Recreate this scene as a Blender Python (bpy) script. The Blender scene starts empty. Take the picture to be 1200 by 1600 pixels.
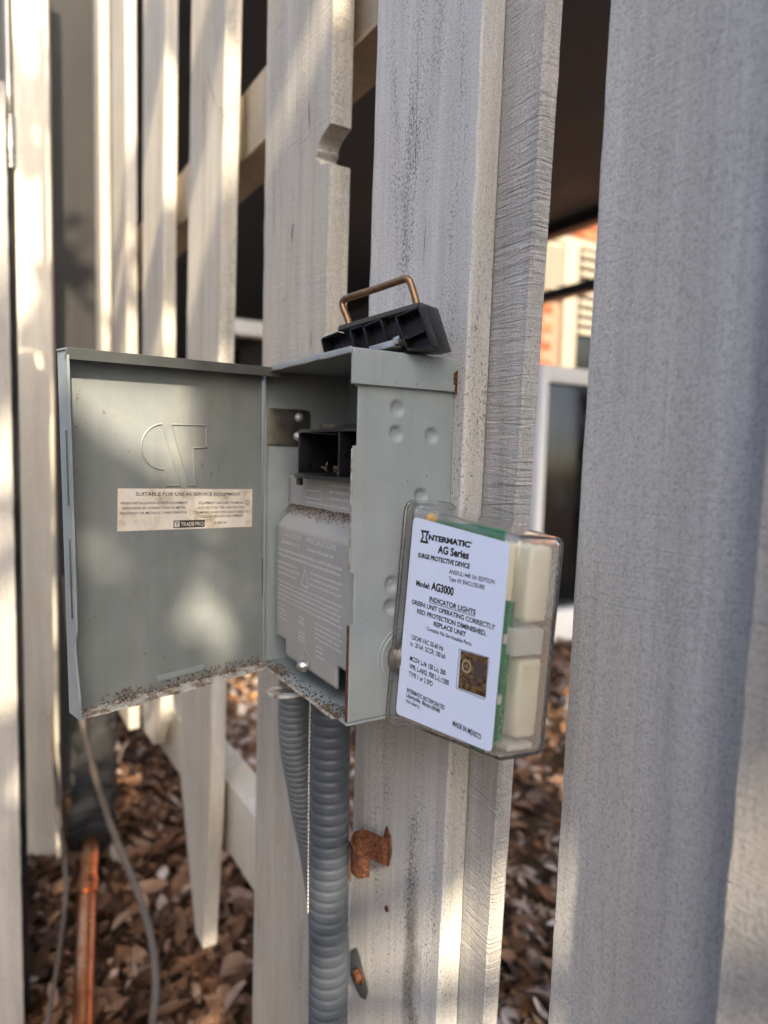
import bpy, bmesh, math, random
from mathutils import Vector, Matrix, noise

# ------------------------------------------------------------------ camera, sky, sun, exposure
scene = bpy.context.scene
C = scene.collection
CAM = Vector((0.3192, -0.2385, 0.1469))
YAW, PITCH, ROLL = 0.5453, -0.0853, 0.0261
fwd = Vector((-math.cos(YAW) * math.cos(PITCH), math.sin(YAW) * math.cos(PITCH), math.sin(PITCH)))
r0 = fwd.cross(Vector((0, 0, 1))).normalized()
u0 = r0.cross(fwd)
rgt = math.cos(ROLL) * r0 + math.sin(ROLL) * u0
upv = -math.sin(ROLL) * r0 + math.cos(ROLL) * u0
cd = bpy.data.cameras.new('camera')
cam = bpy.data.objects.new('camera', cd)
C.objects.link(cam)
cam.matrix_world = Matrix(((rgt.x, upv.x, -fwd.x, CAM.x), (rgt.y, upv.y, -fwd.y, CAM.y), (rgt.z, upv.z, -fwd.z, CAM.z), (0, 0, 0, 1)))
cd.sensor_fit = 'VERTICAL'
cd.sensor_height = 36
cd.sensor_width = 27
cd.lens = 36 * 1075 / 1600
cd.clip_start = 0.02
cd.clip_end = 500
cd.dof.use_dof = True
cd.dof.focus_distance = 0.39
cd.dof.aperture_fstop = 5.2
scene.camera = cam

SUN_EL, SUN_AZ = math.radians(38), math.radians(-11)          # azimuth from +X towards -Y
S = Vector((math.cos(SUN_EL) * math.cos(SUN_AZ), math.cos(SUN_EL) * math.sin(SUN_AZ), math.sin(SUN_EL)))
w = bpy.data.worlds.new('World')
scene.world = w
w.use_nodes = True
nt = w.node_tree
bgn = nt.nodes['Background']
sky = nt.nodes.new('ShaderNodeTexSky')
sky.sky_type = 'NISHITA'
sky.sun_disc = False
sky.sun_elevation = SUN_EL
sky.sun_rotation = math.atan2(S.x, S.y)
sky.dust_density = 4.0
sky.ozone_density = 0.7
nt.links.new(sky.outputs[0], bgn.inputs[0])
bgn.inputs[1].default_value = 0.15
sl = bpy.data.lights.new('sun', 'SUN')
sl.energy = 3.6
sl.angle = math.radians(0.53)
sl.color = (1.0, 0.84, 0.62)
sun = bpy.data.objects.new('sun', sl)
C.objects.link(sun)
sun.rotation_euler = (-S).to_track_quat('-Z', 'Y').to_euler()
scene.view_settings.view_transform = 'Standard'
scene.view_settings.look = 'None'
scene.view_settings.exposure = 1.82
scene.view_settings.gamma = 1
scene.cycles.max_bounces = 12
scene.cycles.transmission_bounces = 12
scene.cycles.transparent_max_bounces = 12
scene.cycles.use_denoising = True

# ------------------------------------------------------------------ materials
def new_mat(name, col=(.5, .5, .5), rough=.6, metal=0.0, spec=None):
    m = bpy.data.materials.new(name)
    m.use_nodes = True
    b = m.node_tree.nodes['Principled BSDF']
    b.inputs['Base Color'].default_value = (*col, 1)
    b.inputs['Roughness'].default_value = rough
    b.inputs['Metallic'].default_value = metal
    if spec is not None:
        b.inputs['Specular IOR Level'].default_value = spec
    return m, m.node_tree, b

def nd(t, kind, **kw):
    n = t.nodes.new(kind)
    for k, v in kw.items():
        if k in n.inputs:
            n.inputs[k].default_value = v
        else:
            setattr(n, k, v)
    return n

def coords(t, scale=(1, 1, 1), rot=(0, 0, 0), what='Object'):
    c = nd(t, 'ShaderNodeTexCoord')
    m = nd(t, 'ShaderNodeMapping')
    m.inputs['Scale'].default_value = scale
    m.inputs['Rotation'].default_value = rot
    t.links.new(c.outputs[what], m.inputs[0])
    return m.outputs[0]

def noise_tex(t, vec, scale, detail=4, rough=.55, dist=0):
    n = nd(t, 'ShaderNodeTexNoise', Scale=scale, Detail=detail, Roughness=rough, Distortion=dist)
    t.links.new(vec, n.inputs['Vector'])
    return n.outputs['Fac']

def ramp(t, fac, stops):
    r = nd(t, 'ShaderNodeValToRGB')
    e = r.color_ramp.elements
    while len(e) < len(stops):
        e.new(.5)
    for el, (p, c) in zip(e, stops):
        el.position = p
        el.color = (*c, 1) if len(c) == 3 else c
    t.links.new(fac, r.inputs[0])
    return r.outputs[0]

def mixc(t, fac, a, b, mode='MIX'):
    m = nd(t, 'ShaderNodeMix', data_type='RGBA', blend_type=mode)
    for sock, v in ((m.inputs[0], fac), (m.inputs[6], a), (m.inputs[7], b)):
        if isinstance(v, (int, float)):
            sock.default_value = v
        elif isinstance(v, tuple):
            sock.default_value = (*v, 1)
        else:
            t.links.new(v, sock)
    return m.outputs[2]

def math_(t, op, a, b=0.0):
    m = nd(t, 'ShaderNodeMath', operation=op)
    for i, v in enumerate((a, b)):
        if isinstance(v, (int, float)):
            m.inputs[i].default_value = v
        else:
            t.links.new(v, m.inputs[i])
    return m.outputs[0]

def bump(t, b, h, dist, strength=1.0, prev=None):
    n = nd(t, 'ShaderNodeBump', Strength=strength, Distance=dist)
    t.links.new(h, n.inputs['Height'])
    if prev is not None:
        t.links.new(prev, n.inputs['Normal'])
    t.links.new(n.outputs[0], b.inputs['Normal'])
    return n.outputs[0]

def g(v):
    return (v, v, v)

def wood(name, col, specks=0.0, saw=0.0, fine=.0006, grime=.5, angle=0.35, warm=.12, peel=900, stain=False):
    """painted rough-sawn pine: grain, irregular saw marks, orange-peel relief, mildew specks"""
    m, t, b = new_mat(name, col, .72, spec=.25)
    vec = coords(t)
    dk = lambda k: tuple(c * k for c in col)
    grain = noise_tex(t, coords(t, (70, 70, 3.0)), 1.0, 7, .62, .5)
    blot = noise_tex(t, coords(t, (11, 11, 5)), 1.0, 6, .62)
    c1 = mixc(t, ramp(t, grain, [(.30, g(0)), (.66, g(1))]), dk(.74), dk(1.07))
    c1 = mixc(t, ramp(t, blot, [(.30, g(.0)), (.72, g(.55))]), c1, dk(.80))
    wrm = (col[0] * 1.05, col[1] * .93, col[2] * .76)
    c1 = mixc(t, math_(t, 'MULTIPLY', ramp(t, noise_tex(t, coords(t, (9, 9, 6), (0, 0, 1)), 1.0, 5, .6), [(.48, g(0)), (.75, g(1))]), min(1, warm * 3)), c1, wrm)
    gr = noise_tex(t, coords(t, (34, 34, 2.0), (0, 0.05, 0)), 1.0, 6, .68, .25)
    c1 = mixc(t, math_(t, 'MULTIPLY', ramp(t, gr, [(.56, g(0)), (.82, g(1))]), grime), c1, dk(.36))
    fg = noise_tex(t, coords(t, (300, 300, 7)), 1.0, 4, .6, .15)
    c1 = mixc(t, ramp(t, fg, [(.34, g(.22)), (.52, g(0))]), c1, dk(.45))
    if specks > 0:
        sp = noise_tex(t, coords(t, (620, 620, 480), (0, .3, 0)), 1.0, 5, .7)
        area = noise_tex(t, coords(t, (30, 30, 4.5), (0, .06, 0)), 1.0, 5, .62, .3)
        f = math_(t, 'ADD', sp, math_(t, 'MULTIPLY', math_(t, 'SUBTRACT', area, .5), .75))
        f = ramp(t, f, [(.565, g(0)), (.68, g(1))])
        c1 = mixc(t, math_(t, 'MULTIPLY', f, specks), c1, (.06, .058, .055))
    if stain:
        sx = nd(t, 'ShaderNodeSeparateXYZ')
        t.links.new(vec, sx.inputs[0])
        wob = math_(t, 'MULTIPLY', math_(t, 'SUBTRACT', noise_tex(t, coords(t, (40, 40, 22)), 1.0, 4), .5), .035)
        xx = math_(t, 'ABSOLUTE', math_(t, 'ADD', math_(t, 'SUBTRACT', sx.outputs[0], -.026), wob))
        fx = ramp(t, xx, [(.002, g(1)), (.012, g(0))])
        zz = nd(t, 'ShaderNodeMapRange')
        zz.inputs[1].default_value = .52; zz.inputs[2].default_value = .46
        t.links.new(sx.outputs[2], zz.inputs[0])
        fs = math_(t, 'MULTIPLY', math_(t, 'MULTIPLY', fx, zz.outputs[0]), math_(t, 'ADD', .25, noise_tex(t, vec, 330, 3, .7)))
        c1 = mixc(t, math_(t, 'MULTIPLY', fs, .95), c1, (.055, .048, .04))
    h1 = noise_tex(t, coords(t, (peel, peel, peel * .7), (0, angle, 0)), 1.0, 5, .68, .3)
    pit = ramp(t, h1, [(.34, g(1)), (.52, g(0))])  # dirt in the pits, also painted in for the relief's weak shading
    t.links.new(mixc(t, math_(t, 'MULTIPLY', pit, .7), c1, dk(.40)), b.inputs['Base Color'])
    nrm = bump(t, b, h1, fine * 1.7, 1.0)
    if saw > 0:
        s1 = noise_tex(t, coords(t, (26, 26, 330), (0, angle, 0)), 1.0, 4, .6, 1.2)
        am = noise_tex(t, coords(t, (16, 16, 12)), 1.0, 4)
        hs = math_(t, 'MULTIPLY', s1, ramp(t, am, [(.35, g(0.15)), (.65, g(1))]))
        nrm = bump(t, b, hs, .0021 * saw, 1.0, nrm)
    bump(t, b, grain, .0012, .7, nrm)
    return m

PAINT = (.50, .475, .435)
M = {}
M['board_speck'] = wood('painted_board_mildew', (.64, .63, .605), .9, .15, .00040, .35, .3, .1, 1150, True)
M['board_saw'] = wood('painted_board_sawn', (.56, .545, .52), .2, 1.5, .0006, .5, .12, .12, 900)
M['board_smooth'] = wood('painted_board_orange_peel', (.60, .587, .56), .0, .3, .0006, .15, .35, .05, 1000)
M['board_near'] = wood('painted_board_coarse', (.48, .465, .44), .1, .5, .0006, .45, .1, .12, 850)
M['board'] = wood('painted_board', (.58, .545, .475), .45, .45, .0006, .45, .2, .2)
M['board_shade'] = wood('board_darkened_for_shade', (.035, .035, .034), .1, .2, .0006, .5)  # near-black base colour stands in for shade on the return board
M['rail'] = wood('bare_rail', (.52, .44, .33), .1, .4, .0006, .4, .2, .3)
M['post_pale'] = wood('pale_painted_post', (.66, .62, .53), .05, .1, .0003, .2)

def sheet_paint(name, col, grime=1.0):
    """grey-green powder coat with dust, spatter and rust on it"""
    m, t, b = new_mat(name, col, .42, spec=.4)
    vec = coords(t)
    n1 = noise_tex(t, vec, 40, 5, .6)
    c1 = mixc(t, ramp(t, n1, [(.3, g(0)), (.7, g(1))]), tuple(c * .88 for c in col), tuple(min(1, c * 1.05) for c in col))
    dust = noise_tex(t, coords(t, (18, 18, 7)), 1.0, 6, .65, .5)
    c1 = mixc(t, math_(t, 'MULTIPLY', ramp(t, dust, [(.48, g(0)), (.78, g(1))]), .35 * grime), c1, (.42, .38, .31))
    stk = noise_tex(t, coords(t, (150, 150, 5)), 1.0, 4, .6, .2)
    c1 = mixc(t, ramp(t, stk, [(.36, g(.10)), (.52, g(0))]), c1, tuple(c * .55 for c in col))
    scr = noise_tex(t, coords(t, (60, 60, 1400), (0.5, .4, .2)), 1.0, 2, .5)
    c1 = mixc(t, ramp(t, scr, [(.74, g(0)), (.78, g(.35))]), c1, tuple(min(1, c * 1.5) for c in col))
    sp = noise_tex(t, vec, 420, 2, .5)
    ar = noise_tex(t, vec, 26, 4, .6)
    f = math_(t, 'ADD', sp, math_(t, 'MULTIPLY', math_(t, 'SUBTRACT', ar, .5), .5))
    c1 = mixc(t, math_(t, 'MULTIPLY', ramp(t, f, [(.74, g(0)), (.79, g(1))]), .8 * grime), c1, (.10, .075, .055))
    t.links.new(c1, b.inputs['Base Color'])
    t.links.new(ramp(t, dust, [(.4, g(.38)), (.75, g(.62))]), b.inputs['Roughness'])
    h = noise_tex(t, vec, 900, 2, .5)
    bump(t, b, h, .00006, .6)
    return m
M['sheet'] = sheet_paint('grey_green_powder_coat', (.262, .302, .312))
M['sheet_shaded'] = sheet_paint('grey_green_coat_shade_toned', (.205, .228, .232), 1.0)  # same coat as the box, darkened to stand in for shade on the lid

def dirt_mat(name, c0, c1, scale=700, rough=.95, dist=.0008):
    m, t, b = new_mat(name, c0, rough, spec=.1)
    n = noise_tex(t, coords(t), scale, 4, .7)
    t.links.new(ramp(t, n, [(.35, c0), (.65, c1)]), b.inputs['Base Color'])
    bump(t, b, n, dist, 1.0)
    return m
M['dirt'] = dirt_mat('box_debris', (.045, .03, .02), (.21, .15, .10))
M['rust'] = dirt_mat('rust', (.042, .018, .011), (.15, .066, .038), 380, .85, .0005)
M['rust_edge'] = None
def worn_mat():
    m, t, b = new_mat('worn_grimy_edge', (.4, .4, .38), .7, spec=.25)
    n = noise_tex(t, coords(t), 150, 6, .7)
    t.links.new(ramp(t, n, [(.34, (.09, .055, .035)), (.46, (.24, .20, .16)), (.58, (.40, .40, .375)), (.75, (.47, .48, .46))]), b.inputs['Base Color'])
    bump(t, b, n, .0004, .8)
    return m
M['rust_edge'] = worn_mat()

def plain(name, col, rough, metal=0, scale=60, var=.25, bmp=.0002, bscale=300, spec=None):
    m, t, b = new_mat(name, col, rough, metal, spec)
    n = noise_tex(t, coords(t), scale, 5, .6)
    t.links.new(mixc(t, n, tuple(c * (1 - var) for c in col), tuple(min(1, c * (1 + var)) for c in col)), b.inputs['Base Color'])
    t.links.new(ramp(t, n, [(.3, g(max(0, rough - .1))), (.7, g(min(1, rough + .12)))]), b.inputs['Roughness'])
    if bmp:
        bump(t, b, noise_tex(t, coords(t), bscale, 3, .6), bmp, .8)
    return m
M['black'] = plain('black_moulded_plastic', (.007, .0075, .010), .30, var=.4, bmp=.00008)
M['black_dusty'] = plain('dusty_black_plastic', (.045, .042, .038), .75, scale=200, var=.5, bmp=.0001)
M['cover'] = plain('grey_deadfront_plastic', (.325, .325, .32), .36, scale=50, var=.15, bmp=.00005)
M['cover_text'] = plain('raised_pale_lettering', (.60, .61, .62), .5, bmp=0)
M['steel'] = plain('dull_stainless', (.30, .28, .25), .42, 1, 90, .35, .0001)
M['zinc'] = plain('zinc_plate', (.62, .60, .56), .30, 1, 120, .2, .0001)
M['rivet'] = plain('aluminium_rivet', (.62, .64, .66), .45, .7, 120, .15, .00005)
M['brass'] = plain('tarnished_copper_wire', (.27, .165, .09), .45, 1, 260, .55, .0001, 500)
M['copper'] = None
M['conduit'] = plain('grey_pvc_conduit', (.066, .079, .098), .38, 0, 40, .18, .00008)
M['conduit_light'] = plain('pale_grey_pvc_conduit', (.135, .148, .158), .46, 0, 40, .15, .00008)
M['strap'] = plain('galvanised_strap', (.12, .13, .13), .6, .6, 120, .35, .0002)
M['white'] = plain('white_paint', (.78, .78, .76), .5, 0, 20, .06, .0001)
M['render_grey'] = plain('grey_wall_render', (.46, .48, .50), .9, 0, 8, .12, .002, 60)
M['cream_paint'] = plain('aged_cream_paint', (.25, .22, .165), .6, 0, 20, .06, .0001)
M['cream'] = plain('cream_component_resin', (.86, .81, .64), .5, 0, 60, .08, .0001)
M['pcb'] = plain('green_circuit_board', (.03, .20, .075), .4, 0, 300, .4, .0001)
M['foil'] = plain('pale_foam_pad', (.66, .66, .63), .45, 0, 120, .15, .0003)
M['amber'] = plain('amber_resin_bead', (.75, .38, .06), .3, 0, 80, .1, 0)
M['ink'], _, _ = new_mat('black_ink', (.012, .012, .014), .6)
M['paper_blue'] = plain('pale_blue_label_film', (.66, .73, .90), .38, 0, 30, .02, 0)
M['paper_lid'] = None
M['foam'] = plain('black_pipe_foam', (.009, .009, .010), .85, 0, 40, .5, .002, 60)
M['cable'] = plain('grey_cable_jacket', (.085, .07, .06), .7, 0, 60, .4, .0003)
M['dark_metal'] = plain('dark_bronze_frame', (.012, .012, .014), .5, .3)
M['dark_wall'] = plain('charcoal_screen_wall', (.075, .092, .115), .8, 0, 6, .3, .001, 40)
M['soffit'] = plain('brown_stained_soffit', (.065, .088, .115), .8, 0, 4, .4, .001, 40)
M['mortar'] = plain('mortar', (.20, .13, .085), .9, 0, 40, .2, .001)
M['glass_dark'] = plain('dark_window_glass', (.006, .007, .008), .12, 0, 6, .5, 0)
M['bark'] = plain('tree_bark', (.12, .09, .065), .9, 0, 20, .5, .01, 30)
M['knot'] = plain('dark_knot_wood', (.028, .020, .014), .9, 0, 200, .5, .001)
M['concrete'] = plain('rough_concrete', (.36, .31, .26), .9, 0, 60, .3, .002, 260)

def copper_mat():
    m, t, b = new_mat('copper_tube', (.60, .22, .10), .32, 1.0)
    n = noise_tex(t, coords(t, (30, 30, 30)), 1.0, 5, .65)
    t.links.new(ramp(t, n, [(.30, (.16, .10, .075)), (.42, (.62, .24, .11)), (.65, (.80, .42, .24))]), b.inputs['Base Color'])
    t.links.new(ramp(t, n, [(.35, g(.42)), (.7, g(.22))]), b.inputs['Roughness'])
    return m
M['copper'] = copper_mat()

def paper_mat():
    m, t, b = new_mat('aged_paper_label', (.7, .66, .6), .6)
    n = noise_tex(t, coords(t), 70, 5, .65)
    t.links.new(ramp(t, n, [(.28, (.40, .33, .25)), (.48, (.70, .65, .57)), (.75, (.78, .74, .69))]), b.inputs['Base Color'])
    return m
M['paper_lid'] = paper_mat()

def holo_mat():
    m, t, b = new_mat('gold_foil_sticker', (.30, .21, .10), .33, .8)
    n = noise_tex(t, coords(t, (500, 500, 500)), 1.0, 2, .5)
    t.links.new(ramp(t, n, [(.35, (.10, .065, .035)), (.55, (.33, .22, .11)), (.72, (.42, .31, .17))]), b.inputs['Base Color'])
    return m
M['holo'] = holo_mat()
M['holo_dark'], _, _ = new_mat('foil_print', (.07, .05, .05), .5)
M['holo_light'], _, _ = new_mat('foil_pale_print', (.62, .52, .34), .4, .5)

def clear_mat(name, rough, bmpd):
    m, t, b = new_mat(name, (.99, .995, .99), rough)
    b.inputs['Transmission Weight'].default_value = .97
    b.inputs['IOR'].default_value = 1.22
    b.inputs['Coat Weight'].default_value = 1.0
    b.inputs['Coat Roughness'].default_value = .05
    if bmpd:
        bump(t, b, noise_tex(t, coords(t), 520, 3, .55), bmpd, 1.0)
    return m
M['clear'] = clear_mat('clear_polycarbonate', .055, .0003)

def leaf_mat(name, stops, rough=.7, transl=.0):
    m, t, b = new_mat(name, (.2, .12, .08), rough, spec=.25)
    a = nd(t, 'ShaderNodeAttribute', attribute_name='tone')
    col = ramp(t, a.outputs['Fac'], stops)
    n = noise_tex(t, coords(t), 45, 4, .6)
    t.links.new(mixc(t, .55, col, ramp(t, n, [(.3, g(.35)), (.7, g(1.0))]), 'MULTIPLY'), b.inputs['Base Color'])
    bump(t, b, noise_tex(t, coords(t), 160, 3, .6), .002, .7)
    if transl:
        b.inputs['Subsurface Weight'].default_value = transl
    return m
M['litter'] = leaf_mat('dry_leaf_litter', [(0, (.07, .035, .02)), (.25, (.17, .085, .045)), (.5, (.27, .16, .10)), (.70, (.36, .27, .22)), (.88, (.50, .43, .40)), (.97, (.56, .50, .47)), (1, (.42, .19, .07))])
M['green'] = leaf_mat('green_tree_leaf', [(0, (.035, .075, .015)), (1, (.09, .15, .035))])

def soil_mat():
    m, t, b = new_mat('leafy_soil', (.08, .055, .04), .95, spec=.1)
    n = noise_tex(t, coords(t), 30, 8, .7)
    t.links.new(ramp(t, n, [(.3, (.035, .022, .015)), (.55, (.09, .058, .038)), (.75, (.16, .11, .075))]), b.inputs['Base Color'])
    bump(t, b, n, .02, 1.0)
    return m
M['soil'] = soil_mat()

def brick_mat():
    m, t, b = new_mat('orange_brick', (.40, .17, .09), .85, spec=.2)
    oi = nd(t, 'ShaderNodeObjectInfo')
    c = ramp(t, oi.outputs['Random'], [(0, (.20, .06, .028)), (.5, (.27, .092, .042)), (1, (.31, .125, .06))])
    n = noise_tex(t, coords(t), 30, 5, .6)
    t.links.new(mixc(t, .5, c, ramp(t, n, [(.3, g(.6)), (.7, g(1))]), 'MULTIPLY'), b.inputs['Base Color'])
    bump(t, b, n, .004, .8)
    return m
M['brick'] = brick_mat()

def brickwall_mat():
    m, t, b = new_mat('brickwork_far', (.40, .17, .09), .85, spec=.2)
    bt = nd(t, 'ShaderNodeTexBrick', Scale=1.0)
    bt.inputs['Color1'].default_value = (.42, .17, .09, 1)
    bt.inputs['Color2'].default_value = (.50, .24, .13, 1)
    bt.inputs['Mortar'].default_value = (.42, .38, .33, 1)
    bt.inputs['Brick Width'].default_value = .215
    bt.inputs['Row Height'].default_value = .075
    bt.inputs['Mortar Size'].default_value = .010
    t.links.new(coords(t, rot=(math.radians(90), 0, math.radians(90))), bt.inputs['Vector'])
    t.links.new(bt.outputs['Color'], b.inputs['Base Color'])
    return m
M['brickwall'] = brickwall_mat()

# ------------------------------------------------------------------ mesh helpers
def link(name, me, mat=None, parent=None, smooth=False):
    o = bpy.data.objects.new(name, me)
    C.objects.link(o)
    if mat is not None:
        me.materials.clear()
        me.materials.append(M[mat] if isinstance(mat, str) else mat)
    if parent is not None:
        o.parent = parent
    if smooth:
        for p in me.polygons:
            p.use_smooth = True
    return o

def from_bm(name, bm, mat, parent=None, smooth=False, auto=None):
    me = bpy.data.meshes.new(name)
    bmesh.ops.recalc_face_normals(bm, faces=bm.faces)
    bm.to_mesh(me)
    bm.free()
    o = link(name, me, mat, parent, smooth)
    if auto is not None:
        me.set_sharp_from_angle(angle=math.radians(auto))
    return o

def empty(name, loc=(0, 0, 0), mat=None):
    o = bpy.data.objects.new(name, None)
    C.objects.link(o)
    o.location = loc
    o.empty_display_size = .02
    if mat is not None:
        o.matrix_world = mat
    return o

def tag(o, label=None, cat=None, group=None, kind=None):
    if label: o['label'] = label
    if cat: o['category'] = cat
    if group: o['group'] = group
    if kind: o['kind'] = kind
    return o

def add_box(bm, lo, hi, bev=0.0, seg=1, mat=None):
    lo, hi = Vector(lo), Vector(hi)
    res = bmesh.ops.create_cube(bm, size=1)
    vs = res['verts']
    for v in vs:
        v.co = Vector(((lo.x + hi.x) / 2 + v.co.x * (hi.x - lo.x), (lo.y + hi.y) / 2 + v.co.y * (hi.y - lo.y), (lo.z + hi.z) / 2 + v.co.z * (hi.z - lo.z)))
    if bev > 0:
        es = list({e for v in vs for e in v.link_edges})
        r = bmesh.ops.bevel(bm, geom=es, offset=bev, segments=seg, affect='EDGES', profile=.6)
        vs = list({v for f in r['faces'] for v in f.verts} | {v for v in vs if v.is_valid})
    if mat is not None:
        bmesh.ops.transform(bm, matrix=mat, verts=vs)
    return vs

def box(name, lo, hi, mat, parent=None, bev=.0005, seg=2, m4=None):
    bm = bmesh.new()
    add_box(bm, lo, hi, bev, seg, m4)
    return from_bm(name, bm, mat, parent, True, 40)

def tube_bm(bm, pts, rad, n=10, cap=True, up=Vector((0, 0, 1))):
    pts = [Vector(p) for p in pts]
    rads = rad if isinstance(rad, (list, tuple)) else [rad] * len(pts)
    rings = []
    T = (pts[1] - pts[0]).normalized()
    N = T.orthogonal().normalized()
    for i, p in enumerate(pts):
        T2 = (pts[min(i + 1, len(pts) - 1)] - pts[max(i - 1, 0)]).normalized()
        q = T.rotation_difference(T2)
        N = (q @ N).normalized()
        T = T2
        B = T.cross(N).normalized()
        rings.append([bm.verts.new(p + rads[i] * (math.cos(a) * N + math.sin(a) * B)) for a in [2 * math.pi * k / n for k in range(n)]])
    for a, b in zip(rings, rings[1:]):
        for k in range(n):
            bm.faces.new((a[k], a[(k + 1) % n], b[(k + 1) % n], b[k]))
    if cap:
        bm.faces.new(rings[0][::-1])
        bm.faces.new(rings[-1])
    return bm

def tube(name, pts, rad, mat, parent=None, n=12):
    bm = bmesh.new()
    tube_bm(bm, pts, rad, n)
    return from_bm(name, bm, mat, parent, True, 50)

def smooth_path(pts, k=8):
    """Catmull-Rom through the points"""
    P = [Vector(p) for p in pts]
    P = [P[0] * 2 - P[1]] + P + [P[-1] * 2 - P[-2]]
    out = []
    for i in range(1, len(P) - 2):
        for j in range(k):
            t = j / k
            a, b, c, d = P[i - 1], P[i], P[i + 1], P[i + 2]
            out.append(.5 * ((2 * b) + (c - a) * t + (2 * a - 5 * b + 4 * c - d) * t * t + (3 * b - a - 3 * c + d) * t ** 3))
    out.append(P[-2])
    return out

def prism_bm(bm, poly, depth, m4=None):
    """polygon in local xy, extruded along +z by depth"""
    a = [bm.verts.new(Vector((x, y, 0))) for x, y in poly]
    b = [bm.verts.new(Vector((x, y, depth))) for x, y in poly]
    n = len(poly)
    bm.faces.new(a[::-1])
    bm.faces.new(b)
    for i in range(n):
        bm.faces.new((a[i], a[(i + 1) % n], b[(i + 1) % n], b[i]))
    if m4 is not None:
        bmesh.ops.transform(bm, matrix=m4, verts=a + b)
    return a + b

def prism(name, poly, depth, mat, parent=None, m4=None, bev=0.0, smooth=False):
    bm = bmesh.new()
    prism_bm(bm, poly, depth, m4)
    if bev:
        bmesh.ops.bevel(bm, geom=list(bm.edges), offset=bev, segments=2, affect='EDGES', profile=.6)
    return from_bm(name, bm, mat, parent, smooth or bev > 0, 40)

def lathe_bm(bm, prof, n=24, m4=None):
    """profile of (radius, height) turned round local z"""
    rings = []
    allv = []
    for r, h in prof:
        if r < 1e-7:
            v = [bm.verts.new((0, 0, h))]
        else:
            v = [bm.verts.new((r * math.cos(2 * math.pi * k / n), r * math.sin(2 * math.pi * k / n), h)) for k in range(n)]
        rings.append(v)
        allv += v
    for a, b in zip(rings, rings[1:]):
        for k in range(n):
            k2 = (k + 1) % n
            if len(a) == 1 and len(b) > 1:
                bm.faces.new((a[0], b[k], b[k2]))
            elif len(b) == 1 and len(a) > 1:
                bm.faces.new((a[k], a[k2], b[0]))
            elif len(a) > 1:
                bm.faces.new((a[k], a[k2], b[k2], b[k]))
    if m4 is not None:
        bmesh.ops.transform(bm, matrix=m4, verts=allv)

def lathe(name, prof, mat, parent=None, m4=None, n=24, auto=40):
    bm = bmesh.new()
    lathe_bm(bm, prof, n, m4)
    return from_bm(name, bm, mat, parent, True, auto)

def frame(o, x, y, z):
    return Matrix(((x[0], y[0], z[0], o[0]), (x[1], y[1], z[1], o[1]), (x[2], y[2], z[2], o[2]), (0, 0, 0, 1)))

def round_rect(x0, y0, x1, y1, r, n=6):
    out = []
    for cx, cy, a0 in ((x1 - r, y1 - r, 0), (x0 + r, y1 - r, 90), (x0 + r, y0 + r, 180), (x1 - r, y0 + r, 270)):
        for k in range(n + 1):
            a = math.radians(a0 + 90 * k / n)
            out.append((cx + r * math.cos(a), cy + r * math.sin(a)))
    return out

_tc = {}
def text_bm(bm, s, x, y, width, cap, m4, bold=0.0, rot=0.0, lift=0.0):
    """flat lettering, fitted to a width and a cap height, added to bm in the plane m4"""
    key = (s, bold)
    if key not in _tc:
        cu = bpy.data.curves.new('lettering_curve', 'FONT')
        cu.body = s
        cu.size = 1
        cu.resolution_u = 3
        cu.offset = bold
        ob = bpy.data.objects.new('lettering_curve', cu)
        C.objects.link(ob)
        dg = bpy.context.evaluated_depsgraph_get()
        me = ob.evaluated_get(dg).to_mesh()
        vs = [v.co.copy() for v in me.vertices]
        fs = [tuple(p.vertices) for p in me.polygons]
        ob.evaluated_get(dg).to_mesh_clear()
        bpy.data.objects.remove(ob)
        bpy.data.curves.remove(cu)
        _tc[key] = (vs, fs)
    vs, fs = _tc[key]
    x0 = min(v.x for v in vs)
    x1 = max(v.x for v in vs)
    sx = width / (x1 - x0)
    sy = cap / .745
    cr, sr = math.cos(rot), math.sin(rot)
    nv = []
    for v in vs:
        a, b = (v.x - x0) * sx, v.y * sy
        nv.append(bm.verts.new(m4 @ Vector((x + a * cr - b * sr, y + a * sr + b * cr, lift))))
    for f in fs:
        try:
            bm.faces.new([nv[i] for i in f])
        except ValueError:
            pass

# ------------------------------------------------------------------ ground
GZ = -0.62
rnd = random.Random(4)
bm = bmesh.new()
def gh(x, y):
    d = max(0.0, 1 - math.hypot(x + .5, y - .6) / 6)
    return GZ + d * (.05 * noise.noise(Vector((x * 1.3, y * 1.3, 0))) + .012 * noise.noise(Vector((x * 6, y * 6, 3))))
gx = [-200, -80, -30, -14] + [-7 + .12 * i for i in range(76)] + [2.2, 4, 7, 14, 40, 200]
gy = [-200, -60, -20, -8, -4] + [-2 + .12 * i for i in range(50)] + [4.1, 5, 7, 12, 40, 200]
gv = [[bm.verts.new((x, y, gh(x, y))) for x in gx] for y in gy]
for j in range(len(gy) - 1):
    for i in range(len(gx) - 1):
        bm.faces.new((gv[j][i], gv[j][i + 1], gv[j + 1][i + 1], gv[j + 1][i]))
o = from_bm('ground', bm, 'soil', None, True)
tag(o, 'dark brown soil under the leaf litter by the fence', 'ground', kind='structure')

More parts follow.
